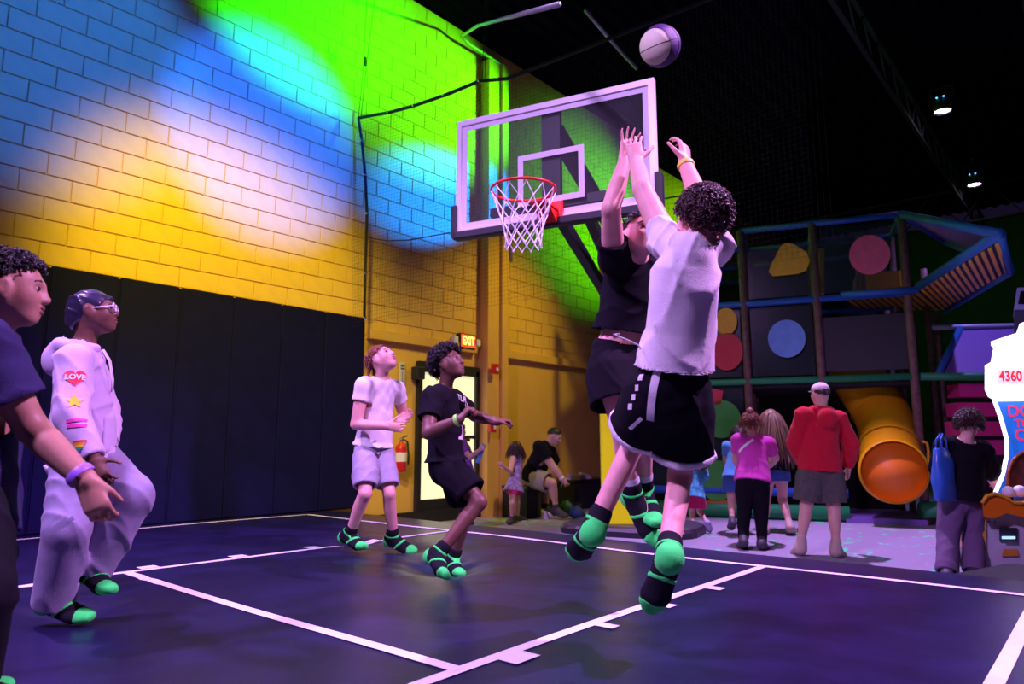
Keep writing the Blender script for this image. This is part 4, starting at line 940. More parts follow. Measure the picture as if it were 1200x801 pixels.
    def shorts(s, m, name='shorts', length=.75, ease=.018, hem=.075, top=.06, amp=.004, seed=1, fr=20, ellip=1.0):
        H, g = s.H, s.gl; c = Cloth(max(s.vox, .0065))
        c.loft(s.pel-s.up*.03*H, s.pel+s.up*top*H, [(0, .090*s.wide*H*g+ease*.6, .074*H*g+ease*.6), (.4, .086*s.wide*H*s.g+ease*.35, .068*H*s.g+ease*.35), (1, .080*s.wide*H*s.g+.007, .061*H*s.g+.007)], s.hl, None, .02, (False, True))
        for q in (1, -1):
            e = s.hip[q]+(s.kn[q]-s.hip[q])*length
            c.loft(s.hip[q], e, [(0, .054*H*g+ease*.3, .060*H*g+ease*.3), (.35, (.5*.064+.5*hem)*H*g+ease*.7, (.5*.066+.5*hem)*H*g+ease*.7), (1, hem*H*g+ease*.5, hem*ellip*H*g+ease*.5)], s.hl, None, .025, (False, True))
        return c.build(name, m, s.o, s.loc, amp, fr, seed)
    def pants(s, m, name='trousers', ease=.014, hem=.045, amp=.004, seed=2, knee=.044, fr=18, endf=.97):
        H, g = s.H, s.gl; c = Cloth(max(s.vox, .0065))
        c.loft(s.pel-s.up*.03*H, s.pel+s.up*.06*H, [(0, .090*s.wide*H*g+ease*.6, .074*H*g+ease*.6), (.4, .086*s.wide*H*s.g+ease*.4, .068*H*s.g+ease*.4), (1, .080*s.wide*H*s.g+.007, .061*H*s.g+.007)], s.hl, None, .02, (False, True))
        for q in (1, -1):
            c.cone(s.hip[q], s.kn[q], [.064*H*g+ease*.6, .056*H*g+ease*.9, knee*H*g+ease], s.hl, .025)
            e = s.kn[q]+(s.an[q]-s.kn[q])*endf; c.cone(s.kn[q], e, [knee*H*g+ease, (knee+hem)/2*H*g+ease*.9, hem*H*g+ease*.6], s.hl, .02, (False, True))
        return c.build(name, m, s.o, s.loc, amp, fr, seed)
    def sock(s, q, m_main, m_acc, cuff=.065, acc=True):
        f = Field(max(s.vox*.8, .005)); H = s.H; heel, ball, t, side, sh = s._foot(f, q, .004, .012)
        f.cone(s.an[q]-sh*cuff*H*.7, s.an[q], [.0235*H+.007, .0235*H+.006], .012)
        lo, n = f.grid(); V, Fc = surf_nets(f.eval(lo, n), lo, f.vox, 1); so = s.add(V, Fc, 'sock', m_main)
        if not acc: return so
        def patch(c, r, nm, fr=None):
            f2 = Field(f.vox); s._foot(f2, q, .0062, .012); f2.cone(s.an[q]-sh*cuff*H*.7, s.an[q], [.0235*H+.010, .0235*H+.009], .012)
            g1 = f2.eval(lo, n); f3 = Field(f.vox); f3.ell(c, r, fr, 0); g1 = np.maximum(g1, f3.eval(lo, n)); V, Fc = surf_nets(g1, lo, f.vox, 1)
            if len(Fc): o = np_mesh(nm, V, Fc, m_acc, so, s.loc)
        d = nrm(t-s.an[q]); patch(heel+sh*.014*H-d*.012*H, .040*H, 'heel_patch'); patch(t+sh*.006*H, .040*H, 'toe_patch')
        fw_ = np.cross(side, sh); patch(s.an[q]-sh*.022*H, np.array([.06, .06, .006])*H, 'stripe', np.array([side, fw_, sh])); n2 = nrm(d+sh*.7); patch(s.an[q]+(t-s.an[q])*.36, np.array([.06, .06, .007])*H, 'stripe', np.array([side, np.cross(n2, side), n2]))
        return so
    def band(s, q, m, t=.92, r=.0225, w=.02):
        p = s.el[q]+(s.wr[q]-s.el[q])*t; d = nrm(s.wr[q]-s.el[q]); mb_ = MB(); mb_.tube([p-d*w/2, p-d*w/4, p+d*w/4, p+d*w/2], [r*s.H, r*s.H+.002, r*s.H+.002, r*s.H], 16, False); return s.mbk(mb_, 'wristband', m)
    def eyes(s, iris=(.06, .03, .02), brow=None):
        for q in (1, -1):
            vs, fs = sphere_mesh(.058*s.hh, 12, 8); mb_ = MB(); mb_.add([s.hp(.312, q*.145, .015)+np.array(v) for v in vs], fs, True); e = s.mbk(mb_, 'eye', mat('eye_white', (.30, .27, .27), .4))
            c = s.hp(.312, q*.145, .022)+s.hfr[0]*.036*s.hh; vs, fs = sphere_mesh(.038*s.hh, 10, 6); mb_ = MB(); mb_.add([c+np.array(v) for v in vs], fs, True); mb_.build('iris', mat('dark_iris', (.03, .015, .012), .15), e)
            if brow is not None:
                mb_ = MB(); mb_.tube([s.hp(.375, q*.06, .115), s.hp(.375, q*.14, .145), s.hp(.32, q*.23, .12)], [.014*s.hh, .018*s.hh, .01*s.hh], 6); s.mbk(mb_, 'eyebrow', brow)
    def lips(s, m):
        f = Field(.003); E_ = lambda a, b, c, r: f.ell(s.hp(a, b, c), np.array(r)*s.hh, s.hfr, .004)
        E_(.385, 0, -.238, (.052, .10, .028)); E_(.378, 0, -.30, (.052, .085, .032)); lo, n = f.grid(); g1 = f.eval(lo, n); f3 = Field(.003); f3.ell(s.hp(.46, 0, -.268), np.array([.08, .075, .008])*s.hh, s.hfr, 0)
        g1 = np.maximum(g1, -f3.eval(lo, n)); V, Fc = surf_nets(g1, lo, .003, 1); s.add(V, Fc, 'lips', m)
    def hair(s, m, n=500, length=.05, curl=.012, turns=1.5, thick=.004, thr=(-.05, .6), grav=.2, comb=(0, 0, 0), scale=1.0, seed=3, jit=.25, seg=8, cap=.02, sides=4, minu=-.6, name='hair', volume=None):
        r_ = np.random.default_rng(seed); fr = s.hfr; hh = s.hh; vs = []; fs = []; c0 = s.hp(-.06, 0, .12); rad = np.array([.43, .335, .37])*hh*scale
        def ok(d): return d[2] > max(thr[0]+thr[1]*d[0], minu) and d[0] < .80
        cnt = 0
        while cnt < n:
            d = nrm(r_.normal(size=3))
            if not ok(d): continue
            cnt += 1
            rootl = d*(rad+cap*.4); nl = nrm(d/rad); root = c0+fr.T @ rootl
            nw = nrm(fr.T @ nl+r_.normal(size=3)*jit+np.asarray(comb)); ln = length*r_.uniform(.7, 1.25)
            a = nrm(np.cross(nw, r_.normal(size=3))); b = np.cross(nw, a); ph = r_.uniform(0, 2*PI); tn = turns*r_.uniform(.7, 1.3)*2*PI; pts = []
            for i in range(seg):
                t = i/(seg-1); pts.append(root+nw*ln*t-UP*grav*ln*t*t*1.2+curl*min(1, t*3)*(a*math.cos(ph+tn*t)+b*math.sin(ph+tn*t)))
            k0 = len(vs); tmp = MB(); tmp.tube(pts, [thick*(1-.5*i/(seg-1)) for i in range(seg)], sides, True); vs += tmp.v; fs += [tuple(q+k0 for q in f) for f in tmp.f]
        # scalp cap
        nu, nv = 30, 20; k0 = len(vs); gi = {}
        for i in range(nv+1):
            for j in range(nu):
                th = PI*i/nv; phh = 2*PI*j/nu; d = np.array([math.sin(th)*math.cos(phh), math.sin(th)*math.sin(phh), math.cos(th)])
                if d[2] > max(thr[0]+thr[1]*d[0], minu)-.12 and d[0] < .86: gi[(i, j)] = len(vs); vs.append(tuple(c0+fr.T @ (d*(rad+cap))))
        for i in range(nv):
            for j in range(nu):
                q = [(i, j), (i+1, j), (i+1, (j+1) % nu), (i, (j+1) % nu)]
                if all(x in gi for x in q): fs.append(tuple(gi[x] for x in q))
        mb_ = MB(); mb_.add(vs, fs, True); return s.mbk(mb_, name, m)
def decal(s, target, name, verts, faces, m, px, py, w, roll=0, parent=None, off=.004):
    """lay a flat print (unit square outline) on a garment where pixel px,py meets it; w: width in metres"""
    me = target.data; loc = np.array(s.loc); bv_ = BVHTree.FromPolygons([Vector(v.co)+Vector(loc) for v in me.vertices], [tuple(p.vertices) for p in me.polygons])
    d0 = Vector(nrm(ray(px, py))); hit = bv_.ray_cast(Vector(CAM), d0)
    if hit[0] is None: print('decal misses', name); return None
    nl = Vector((0, 0, 0))
    for a in range(-2, 3):
        for b in range(-2, 3):
            h = bv_.ray_cast(Vector(CAM), Vector(nrm(ray(px+a*2, py+b*2))))
            if h[0] is not None: nl += h[1] if h[1].dot(d0) < 0 else -h[1]
    n_ = nl.normalized(); y = Vector(UP)-n_*Vector(UP).dot(n_); y.normalize(); x = y.cross(n_)
    cr, sr_ = math.cos(roll), math.sin(roll); out = []
    for v in verts:
        a, b = v[0]*w, v[1]*w; a, b = a*cr-b*sr_, a*sr_+b*cr; o = hit[0]+x*a+y*b+n_*.15; h = bv_.ray_cast(o, -n_)
        q = h[0] if h[0] is not None and (h[0]-o).length < .26 else o-n_*.15; out.append(q+n_*off)
    mb_ = MB(); mb_.add(out, faces); o = mb_.build(name, m, parent or target)
    o.location = -Vector(loc) if (parent is None or parent is target) else -Vector(loc)
    return o
def gridshape(poly, n=14):
    """fill a 2-D outline with small cells so that it can bend over folds"""
    poly = np.array(poly, float); lo = poly.min(0); hi = poly.max(0); bm = bmesh.new(); vs = [bm.verts.new((p[0], p[1], 0)) for p in poly]; bm.faces.new(vs)
    for ax, cnt in ((0, n), (1, n)):
        for i in range(1, cnt):
            co = [0, 0, 0]; co[ax] = lo[ax]+(hi[ax]-lo[ax])*i/cnt; no = [0, 0, 0]; no[ax] = 1
            bmesh.ops.bisect_plane(bm, geom=bm.verts[:]+bm.edges[:]+bm.faces[:], plane_co=co, plane_no=no)
    bmesh.ops.triangulate(bm, faces=bm.faces); bm.verts.index_update(); V = [tuple(v.co) for v in bm.verts]; F2 = [tuple(v.index for v in f.verts) for f in bm.faces]; bm.free(); return V, F2

# ------------------------------------------------------------------ materials for people
SK_PALE = skin('pale_skin', (.78, .42, .38)); SK_MED = skin('brown_skin', (.46, .24, .17)); SK_DARK = skin('dark_skin', (.17, .075, .055)); SK_TAN = skin('tan_skin', (.62, .36, .28))
T_WHITE = fabric('white_cotton', (.84, .82, .86), .03); T_BLACK = fabric('black_cotton', (.007, .006, .011)); T_NAVY = fabric('navy_cotton', (.035, .03, .10))
T_LAV = fabric('pale_lilac_fleece', (.62, .50, .72), .04); T_SWEAT = fabric('grey_lilac_fleece', (.30, .27, .42), .08); T_GREYS = fabric('heather_grey_jersey', (.40, .38, .50), .08)
M_HBLK = mat('black_hair', (.012, .008, .010), .45); M_HBRN = mat('dark_brown_hair', (.045, .016, .018), .4); M_HRED = mat('auburn_hair', (.22, .06, .03), .5); M_HBLD = mat('dark_blond_hair', (.20, .11, .06), .5)
M_SOCK = fabric('black_grip_sock', (.012, .012, .018)); M_SOCKG = fabric('neon_green_sock', (.06, 1.0, .17)); M_SOCKW = fabric('white_sock', (.75, .73, .8))
M_LIP_P = mat('pink_lips', (.55, .16, .16), .4); M_LIP_D = mat('dark_lips', (.22, .07, .06), .4); M_BROWD = mat('dark_brow', (.02, .012, .01), .7); M_BROWL = mat('light_brow', (.25, .13, .07), .7)
M_YBAND = mat('yellow_wristband', (.85, .75, .1), .5); M_WBAND = mat('white_wristband', (.8, .78, .85), .5); M_PBAND = mat('violet_wristband', (.35, .16, .85), .45); M_GBAND = mat('lime_wristband', (.35, .85, .15), .5)
LEFT, RIGHT = 1, -1
def D_(px, py, px2, py2, d=3.0, dep=0): a = P(px, py, d); b = P(px2, py2, d+dep); return nrm(b-a)

# ---- shooter in a white tee, seen from behind
s = Person('jumping player in white tee and black shorts, arms raised after shot', 1.78, (788, 452, 2.85), (808, 294, 1), -150, -155, .0065, .86, skinm=SK_PALE)
s.head(822, 254, 1, -165, 22, 0, 1.0)
s.arm(LEFT, (753, 222, 1), (746, 190, 1), dict(dir=D_(746, 190, 741, 162, 2.9, .03), palm=facing(165), curl=20, splay=8, thumb=-1), sho=(781, 283, 1))
s.arm(RIGHT, (822, 240, 1), (803, 192, 1), dict(dir=D_(803, 192, 802, 162, 3.1, .04), palm=nrm(facing(180)-RT*.9), curl=30, splay=7, thumb=1), sho=(838, 288, 1))
s.leg(LEFT, (744, 516, 1), (695, 620, -1), (673, 650, 1)); s.leg(RIGHT, (797, 558, 1), (782, 655, -1), (762, 712, 1))
s.body(face=False)
wt = s.tee(T_WHITE, sleeve=.34, drop=-.04, ease=.018, flare=.018, amp=.007, sr=.038, seed=4, fr=26)
sh_ = s.shorts(T_BLACK, length=.74, ease=.020, hem=.080, top=.09, amp=.005, seed=3)
for q in (1, -1):
    c = Cloth(.0065); e0 = s.hip[q]+(s.kn[q]-s.hip[q])*.66; e1 = s.hip[q]+(s.kn[q]-s.hip[q])*.755
    c.loft(e0, e1, [(0, .0785*s.H*s.gl+.017, .0785*s.H*s.gl+.017), (1, .081*s.H*s.gl+.0155, .081*s.H*s.gl+.0155)], s.hl, None, .0, (True, True)); c.build('hem_band', T_WHITE, sh_, (0, 0, 0), .005, 20, 3).location = -Vector(s.loc)
st = [(-.5, -.5), (-.18, -.5), (.5, .5), (.2, .5)]
bandpoly = gridshape([(-.06, -.5), (.06, -.5), (.06, .5), (-.06, .5)], 16)
decal(s, sh_, 'side_stripe', *bandpoly, T_WHITE, 765, 459, .26, -.26)
decal(s, sh_, 'side_stripe', *gridshape([(-.5, -.08), (.5, -.08), (.5, .08), (-.5, .08)], 10), T_WHITE, 745, 496, .10, .55)
for i, (a, b_) in enumerate(((755, 430), (751, 442), (747, 454), (743, 465), (739, 476))):
    decal(s, sh_, 'stripe_diamond', *gridshape([(-.35, -.5), (.35, -.3), (.35, .5), (-.35, .3)], 5), T_WHITE, a, b_, .032, -.3)
s.sock(LEFT, M_SOCK, M_SOCKG); s.sock(RIGHT, M_SOCK, M_SOCKG)
s.hair(M_HBRN, 900, .030, .010, 1.6, .0042, thr=(-.30, .45), grav=.25, scale=.97, seg=10, jit=.35, cap=.018, minu=-.75)
s.band(RIGHT, M_YBAND, .96, .0215, .022)
# drawstring whipping out in front
mb = MB(); q0 = s.pel+s.up*.05+s.hl*.09; mb.tube([q0, P(748, 404, 2.75), P(735, 398, 2.75), P(722, 393, 2.76), P(719, 392, 2.76), P(726, 391, 2.76)], .0035, 6); s.mbk(mb, 'drawstring', T_WHITE)

# ---- defender in black
s = Person('jumping defender in black tee and shorts, one arm stretched up', 1.74, (729, 413, 3.65), (745, 300, 1), 15, 20, .0075, .9, skinm=SK_PALE)
s.head(751, 277, -1, 20, 14, 0, 1.02)
s.arm(RIGHT, (716, 244, -1), (732, 190, 1), dict(dir=D_(732, 190, 737, 160, 3.6), palm=facing(20), curl=6, splay=11, thumb=1), sho=(719, 303, -1))
s.arm(LEFT, (778, 345, 1), (765, 322, -1), dict(dir=D_(765, 322, 763, 305, 3.5), palm=facing(-60), curl=40, thumb=1))
s.leg(RIGHT, (728, 500, -1), (743, 584, 1), (769, 634, -1)); s.leg(LEFT, (753, 500, -1), (755, 578, 1), (768, 612, -1))
s.body()
s.tee(T_BLACK, sleeve=.40, drop=-.058, ease=.020, flare=.03, amp=.006, sr=.048, seed=6, fr=28)
bs = s.shorts(T_BLACK, length=.72, ease=.024, hem=.084, top=.035, amp=.005, seed=8)
for i in range(5): decal(s, bs, 'waist_mark', *gridshape([(-.5, -.4), (.5, -.4), (.5, .4), (-.5, .4)], 2), mat('orange_print', (.5, .14, .05), .6), 727+i*4, 402, .012, .02)
for q in (1, -1):
    s.sock(q, M_SOCK, M_SOCKG, cuff=.07)
    c = s.an[q]; u_ = nrm(s.kn[q]-s.an[q]); mb = MB(); mb.tube([c+u_*.06, c+u_*.085, c+u_*.125, c+u_*.135], [.045, .0455, .047, .0455], 16, False); s.mbk(mb, 'white_sock_cuff', M_SOCKW)
s.eyes(brow=M_BROWD); s.lips(M_LIP_P); s.hair(M_HBLK, 350, .02, .002, .5, .004, thr=(.02, .6), grav=.1, seg=5, cap=.012)

# ---- boy in black tee with white print
s = Person('boy in black printed tee crouching, lime wristband, looking up', 1.60, (523, 541, 4.78), (519, 459, 1), 72, 70, .0075, .9, skinm=SK_DARK)
s.head(528, 423, -1, 62, 22, 0, 1.06)
s.arm(RIGHT, (502, 507, -1), (539, 491, -1), dict(dir=D_(539, 491, 549, 478, 4.6), palm=nrm(facing(110)), curl=86, index=1, thumb=1, tsp=.35))
s.arm(LEFT, (556, 487, 1), (583, 494, -1), dict(dir=D_(583, 494, 598, 493, 4.7), palm=-UP, curl=80, thumb=-1, tsp=.5))
s.leg(RIGHT, (562, 588, -1), (512, 651, 1), (523, 674, -1)); s.leg(LEFT, (547, 598, 1), (531, 656, 1), (540, 672, -1))
s.body()
bt = s.tee(T_BLACK, sleeve=.62, drop=.0, ease=.016, flare=.024, amp=.005, sr=.052, seed=11)
s.shorts(T_BLACK, length=.80, ease=.016, hem=.070, amp=.005, seed=12)
M_PRINT = mat('white_shirt_print', (.8, .78, .84), .6)
decal(s, bt, 'print', *text_mesh('TUR', .5, bold=.01), M_PRINT, 541, 467, .12, -.12)
decal(s, bt, 'print', *text_mesh('U', .4, bold=.01), M_PRINT, 546, 474, .10, -.1)
decal(s, bt, 'print', *gridshape([(-.5, -.45), (.45, -.5), (.5, -.38), (.1, -.2), (.4, .5), (.28, .5), (-.1, -.2), (-.5, -.33)], 8), M_PRINT, 541, 505, .12, 0)
for q in (1, -1): s.sock(q, M_SOCK, M_SOCKG)
s.eyes(brow=M_BROWD); s.lips(M_LIP_D); s.hair(M_HBLK, 900, .045, .009, 2.2, .005, thr=(.0, .62), grav=.0, scale=1.04, seg=8, jit=.35, cap=.016)
s.band(RIGHT, M_GBAND, .93, .024, .028)

# ---- boy in white tee and grey shorts
s = Person('boy in white tee and grey shorts gazing up beside wall pads', 1.74, (437, 523, 5.85), (447, 447, 1), 50, 55, .0085, .86, skinm=SK_PALE)
s.head(449, 421, -1, 58, 38, 0, 1.08)
s.arm(RIGHT, (417, 497, -1), (453, 499, -1), dict(dir=D_(453, 499, 470, 501, 5.7), palm=facing(130), curl=38, thumb=1)); s.arm(LEFT, (473, 487, 1), (468, 494, -1), dict(dir=D_(468, 494, 478, 488, 5.7), palm=facing(-60), curl=40, thumb=1))
s.leg(RIGHT, (428, 578, -1), (409, 628, 1), (427, 640, -1)); s.leg(LEFT, (456, 578, -1), (461, 631, 1), (485, 645, -1))
s.body()
s.tee(T_WHITE, sleeve=.42, drop=0, ease=.012, flare=.024, amp=.004, sr=.048, seed=15); s.shorts(T_GREYS, length=.86, ease=.014, hem=.060, amp=.005, seed=16)
for q in (1, -1): s.sock(q, M_SOCK, M_SOCKG)
s.eyes(brow=M_BROWL); s.lips(M_LIP_P); s.hair(M_HRED, 420, .04, .003, .4, .0055, thr=(-.02, .55), grav=.9, seg=6, cap=.014, comb=FW*0+s.hfr[0]*.5)

# ---- person in lilac hoodie with wrap cap and glasses
s = Person('person in lilac hoodie, dark satin wrap cap and glasses walking', 1.70, (98, 528, 3.62), (94, 410, 1), 108, 114, .0075, .95, skinm=SK_DARK)
s.head(110, 366, -1, 110, 14, 0, 1.02)
s.arm(RIGHT, (84, 487, -1), (110, 538, -1), dict(curl=45, splay=1, palm=FW)); s.arm(LEFT, (122, 480, 1), (128, 520, -1), dict(curl=30, palm=-FW))
s.leg(RIGHT, (79, 619, -1), (63, 704, 1), (104, 722, -1)); s.leg(LEFT, (155, 582, -1), (108, 668, 1), (130, 690, -1))
s.body()
hd_ = s.tee(T_LAV, 'hoodie', sleeve=1.98, drop=.045, ease=.024, flare=.010, amp=.0065, seed=21, fr=19, neckr=.05)
c = Cloth(.0085); b0 = s.neck; bk = -s.sfw
f = Field(.0085)
for t in np.linspace(-2.2, 2.2, 12):
    d0 = rotv(bk, s.up, t); d1 = rotv(bk, s.up, t+.4); lift = .035-.03*abs(t)/2.2
    f.cone(b0+d0*.085+s.up*(lift-.0), b0+d1*.085+s.up*(.035-.03*min(abs(t+.4), 2.2)/2.2), [.032-.006*abs(t)/2.2]*2, .02)
f.ell(b0+bk*.11-s.up*.045, np.array([.06, .06, .085]), None, .03)
lo, n = f.grid(); V, Fc = surf_nets(f.eval(lo, n), lo, f.vox, 2); np_mesh('hood', V, Fc, T_LAV, hd_, s.loc)
c = Cloth(.0085); e = s.pel-s.up*.045*s.H; c.loft(e-s.up*.035, e+s.up*.03, [(0, .094*s.H+.026, .072*s.H+.026), (1, .094*s.H+.044, .074*s.H+.044)], s.hl, None, 0, (True, True)); c.build('waist_rib', T_LAV, hd_, s.loc, .004, 40, 2)
f = Field(.008); pk = s.pel+s.up*.10; f.loft(pk-s.up*.09+s.sfw*.115, pk+s.up*.06+s.sfw*.115, [(0, .15, .03), (1, .10, .03)], s.hl, None, .01); lo, n = f.grid(); V, Fc = surf_nets(f.eval(lo, n), lo, f.vox, 2); np_mesh('pouch_pocket', V, Fc, T_LAV, hd_, s.loc)
for dx in (-.03, .03):
    mb = MB(); a = s.neck+s.sfw*.10+s.sl*dx; mb.tube([a, a-s.up*.06+s.sfw*.03, a-s.up*.16+s.sfw*.04, a-s.up*.22+s.sfw*.035], .004, 6); o = mb.build('drawcord', T_WHITE, hd_); o.location = -Vector(s.loc)
s.pants(T_SWEAT, 'sweatpants', ease=.026, hem=.05, knee=.048, amp=.006, seed=22, endf=1.0)
for q in (1, -1): s.sock(q, M_SOCK, M_SOCKG)
heart = [(.5*math.sin(t)**3*1.0, (.40625*math.cos(t)-.15625*math.cos(2*t)-.0625*math.cos(3*t)-.03*math.cos(4*t))) for t in np.linspace(0, 2*PI, 33)[:-1]]
star = [((.5 if i % 2 == 0 else .22)*math.sin(PI*i/5), (.5 if i % 2 == 0 else .22)*math.cos(PI*i/5)) for i in range(10)]
decal(s, hd_, 'heart_print', *gridshape(heart), mat('red_heart_print', (.75, .02, .06), .6), 88, 442, .095)
decal(s, hd_, 'heart_word', *text_mesh('LOVE', .34, bold=.012), T_WHITE, 88, 442, .105, 0, off=.007)
decal(s, hd_, 'star_print', *gridshape(star), mat('yellow_star_print', (.9, .70, .02), .6), 87, 470, .085)
M_PKP = mat('pink_print', (.85, .05, .42), .6)
for dy in (-.012, .016): decal(s, hd_, 'pink_print', *gridshape([(-.5, -.10), (.5, -.06), (.5, .12), (-.5, .08)], 10), M_PKP, 89, 495+dy*230, .085, .05)
for i, col in enumerate(((.75, .03, .03), (.8, .3, .02), (.85, .7, .05), (.05, .5, .1), (.05, .2, .7))):
    w_ = .5-.085*i; decal(s, hd_, 'rainbow_print', *gridshape([(-w_, -.09), (w_, -.09), (w_, .09), (-w_, .09)], 6), mat('rainbow_%d' % i, col, .6), 93, 517+i*2.6, .062, .1)
s.eyes(); s.lips(M_LIP_D)
# wrap cap: smooth satin shell with gathered back
f = Field(.006); f.ell(s.hp(-.07, 0, .14), np.array([.455, .36, .395])*s.hh, s.hfr, .02); f.ell(s.hp(-.40, 0, -.10), np.array([.14, .22, .2])*s.hh, s.hfr, .04); f.cone(s.hp(.36, 0, .22), s.hp(-.35, 0, -.1), [.02, .05], .02)
f.half(s.hp(.3, 0, .17), nrm(s.hfr[0]*.62-s.hfr[2]), s.hp(0, 0, 0)-.4, s.hp(0, 0, 0)+.4); lo, n = f.grid(); g_ = f.eval(lo, n)
X, Y, Z = np.meshgrid(*[(lo[i]+np.arange(n[i])*f.vox) for i in range(3)], indexing='ij', sparse=True); g_ = g_+wrinkle(X, Y, Z, 0, .004, 60, 5); V, Fc = surf_nets(g_.astype(np.float32), lo, f.vox, 1)
s.add(V, Fc, 'wrap_cap', mat('dark_satin', (.03, .025, .06), .3, bump=.3, bscale=30))
gl_ = empty('glasses', (0, 0, 0)); gl_.parent = s.o; gl_.location = -Vector(s.loc)
M_GF = mat('clear_glasses_frame', (.7, .65, .75), .2)
for q in (1, -1):
    c0 = s.hp(.445, q*.155, .015); ring = [c0+s.hh*(.125*math.cos(t)*s.hfr[1]+.095*math.sin(t)*s.hfr[2]) for t in np.linspace(0, 2*PI, 21)]
    mb = MB(); mb.tube(ring, .0035, 6, False); mb.build('lens_rim', M_GF, gl_)
    mb = MB(); mb.add(ring[:-1], [tuple(range(20))]); mb.build('lens', mat('tinted_lens', (.75, .6, .85), .1, alpha=.35), gl_)
    mb = MB(); mb.tube([s.hp(.445, q*.28, .03), s.hp(.2, q*.345, .03), s.hp(-.05, q*.35, .04)], .0035, 6); mb.build('temple_arm', M_GF, gl_)
mb = MB(); mb.tube([s.hp(.45, .03, .03), s.hp(.46, 0, .04), s.hp(.45, -.03, .03)], .003, 6); mb.build('bridge', M_GF, gl_)

# ---- player in navy tee at the picture's edge
s = Person('player in navy tee with violet wristband beside the lilac hoodie', 1.62, (-42, 585, 2.08), (-12, 402, 1), 122, 120, .006, .95, skinm=SK_MED)
s.head(13, 340, -1, 114, 0, 0, 1.02)
s.arm(RIGHT, (36, 500, -1), (101, 563, -1), dict(dir=D_(101, 563, 114, 594, 1.95), palm=nrm(FW*1.0-RT*.3), curl=42, splay=1, thumb=1, tsp=.3)); s.arm(LEFT, (-45, 500, 1), (-60, 580, 1), dict(curl=30, palm=-FW))
s.leg(RIGHT, (-32, 700, -1), (-40, 800, 1), (10, 830, -1)); s.leg(LEFT, (-28, 690, -1), (-42, 795, 1), (0, 810, -1))
s.body()
s.tee(T_NAVY, sleeve=.72, drop=.06, ease=.020, flare=.012, amp=.004, sr=.054, seed=31); s.pants(T_BLACK, ease=.02, hem=.045, seed=32)
s.eyes(brow=M_BROWD); s.lips(M_LIP_D); s.hair(M_HBLK, 1300, .024, .006, 1.8, .0035, thr=(.10, .52), grav=0, scale=1.02, seg=6, jit=.3, cap=.012)
s.band(RIGHT, M_PBAND, .90, .0235, .024)
for q in (1, -1): s.sock(q, M_SOCK, M_SOCKG)

# ------------------------------------------------------------------ people beyond the court
def shoes(s, m, name='shoe'):
    for q in (1, -1):
        f = Field(.009); s._foot(f, q, .010); sh = nrm(s.an[q]-s.kn[q]); lo, n = f.grid(); V, Fc = surf_nets(f.eval(lo, n), lo, f.vox, 1); s.add(V, Fc, name, m)
VB = .011
# man in red hoodie
s = Person('man in red hoodie, cargo shorts and white cap seen from behind', 1.80, (961, 541, 7.6), (962, 483, 1), 180, 185, VB, 1.08, skinm=SK_TAN)
s.head(961, 462, 1, 190, 0); s.arm(LEFT, (932, 518, 1), (941, 545, 1), dict(curl=40)); s.arm(RIGHT, (997, 521, 1), (994, 549, 1), dict(curl=50))
s.leg(LEFT, (945, 592, 1), (938, 640, -1), (932, 648, 1)); s.leg(RIGHT, (977, 594, 1), (980, 643, -1), (986, 649, 1)); s.body(face=False)
hd_ = s.tee(fabric('red_fleece', (.50, .012, .03)), 'hoodie', sleeve=1.95, drop=.06, ease=.022, flare=.01, amp=.006, seed=41, fr=16, neckr=.045)
f = Field(VB); bk = -s.sfw; b0 = s.neck
for t in np.linspace(-2, 2, 9): d0 = rotv(bk, s.up, t); d1 = rotv(bk, s.up, t+.5); f.cone(b0+d0*.095+s.up*.02, b0+d1*.095+s.up*.02, [.04, .04], .02)
f.ell(b0+bk*.135-s.up*.07, np.array([.10, .10, .12]), None, .03); lo, n = f.grid(); V, Fc = surf_nets(f.eval(lo, n), lo, VB, 2); np_mesh('hood', V, Fc, MATS['red_fleece'], hd_, s.loc)
s.shorts(fabric('olive_cargo_cotton', (.09, .085, .075), .15), length=.92, ease=.024, hem=.066, seed=42); s.hair(M_HBRN, 120, .012, .001, .3, .005, thr=(-.1, .3), seg=4, cap=.008)
f = Field(.008); f.ell(s.hp(-.05, 0, .2), np.array([.46, .37, .36])*s.hh, s.hfr, .01); f.half(s.hp(0, 0, .14), -s.hfr[2], s.hp(0, 0, 0)-.3, s.hp(0, 0, 0)+.3); f.ell(s.hp(.5, 0, .17), np.array([.28, .26, .03])*s.hh, s.hfr, .01)
lo, n = f.grid(); V, Fc = surf_nets(f.eval(lo, n), lo, f.vox, 1); s.add(V, Fc, 'cap', fabric('pale_cap_cotton', (.72, .58, .6)))
for q in (1, -1): s.sock(q, M_SOCK, None, acc=False, cuff=.06)
shoes(s, mat('tan_sandal', (.5, .36, .3), .6))
# woman in magenta top
s = Person('woman in magenta tee and black leggings with white sash strap', 1.56, (882, 559, 8.2), (883, 514, 1), 172, 175, VB, 1.16, skinm=SK_TAN)
s.head(879, 494, 1, 165, 0, 0, 1.1); s.arm(LEFT, (863, 538, 1), (869, 552, 1), dict(curl=40)); s.arm(RIGHT, (908, 536, 1), (899, 548, 1), dict(curl=40))
s.leg(LEFT, (872, 600, 1), (871, 634, -1), (869, 640, 1)); s.leg(RIGHT, (892, 600, 1), (893, 636, -1), (897, 642, 1)); s.body(face=False)
mt_ = s.tee(fabric('magenta_cotton', (.62, .06, .42)), sleeve=.6, drop=.04, ease=.016, flare=.015, amp=.004, seed=44); s.pants(T_BLACK, 'leggings', ease=.006, hem=.028, knee=.04, seed=45)
decal(s, mt_, 'sash_strap', *gridshape([(-.5, -.07), (.5, -.07), (.5, .07), (-.5, .07)], 10), T_WHITE, 874, 521, .22, .72)
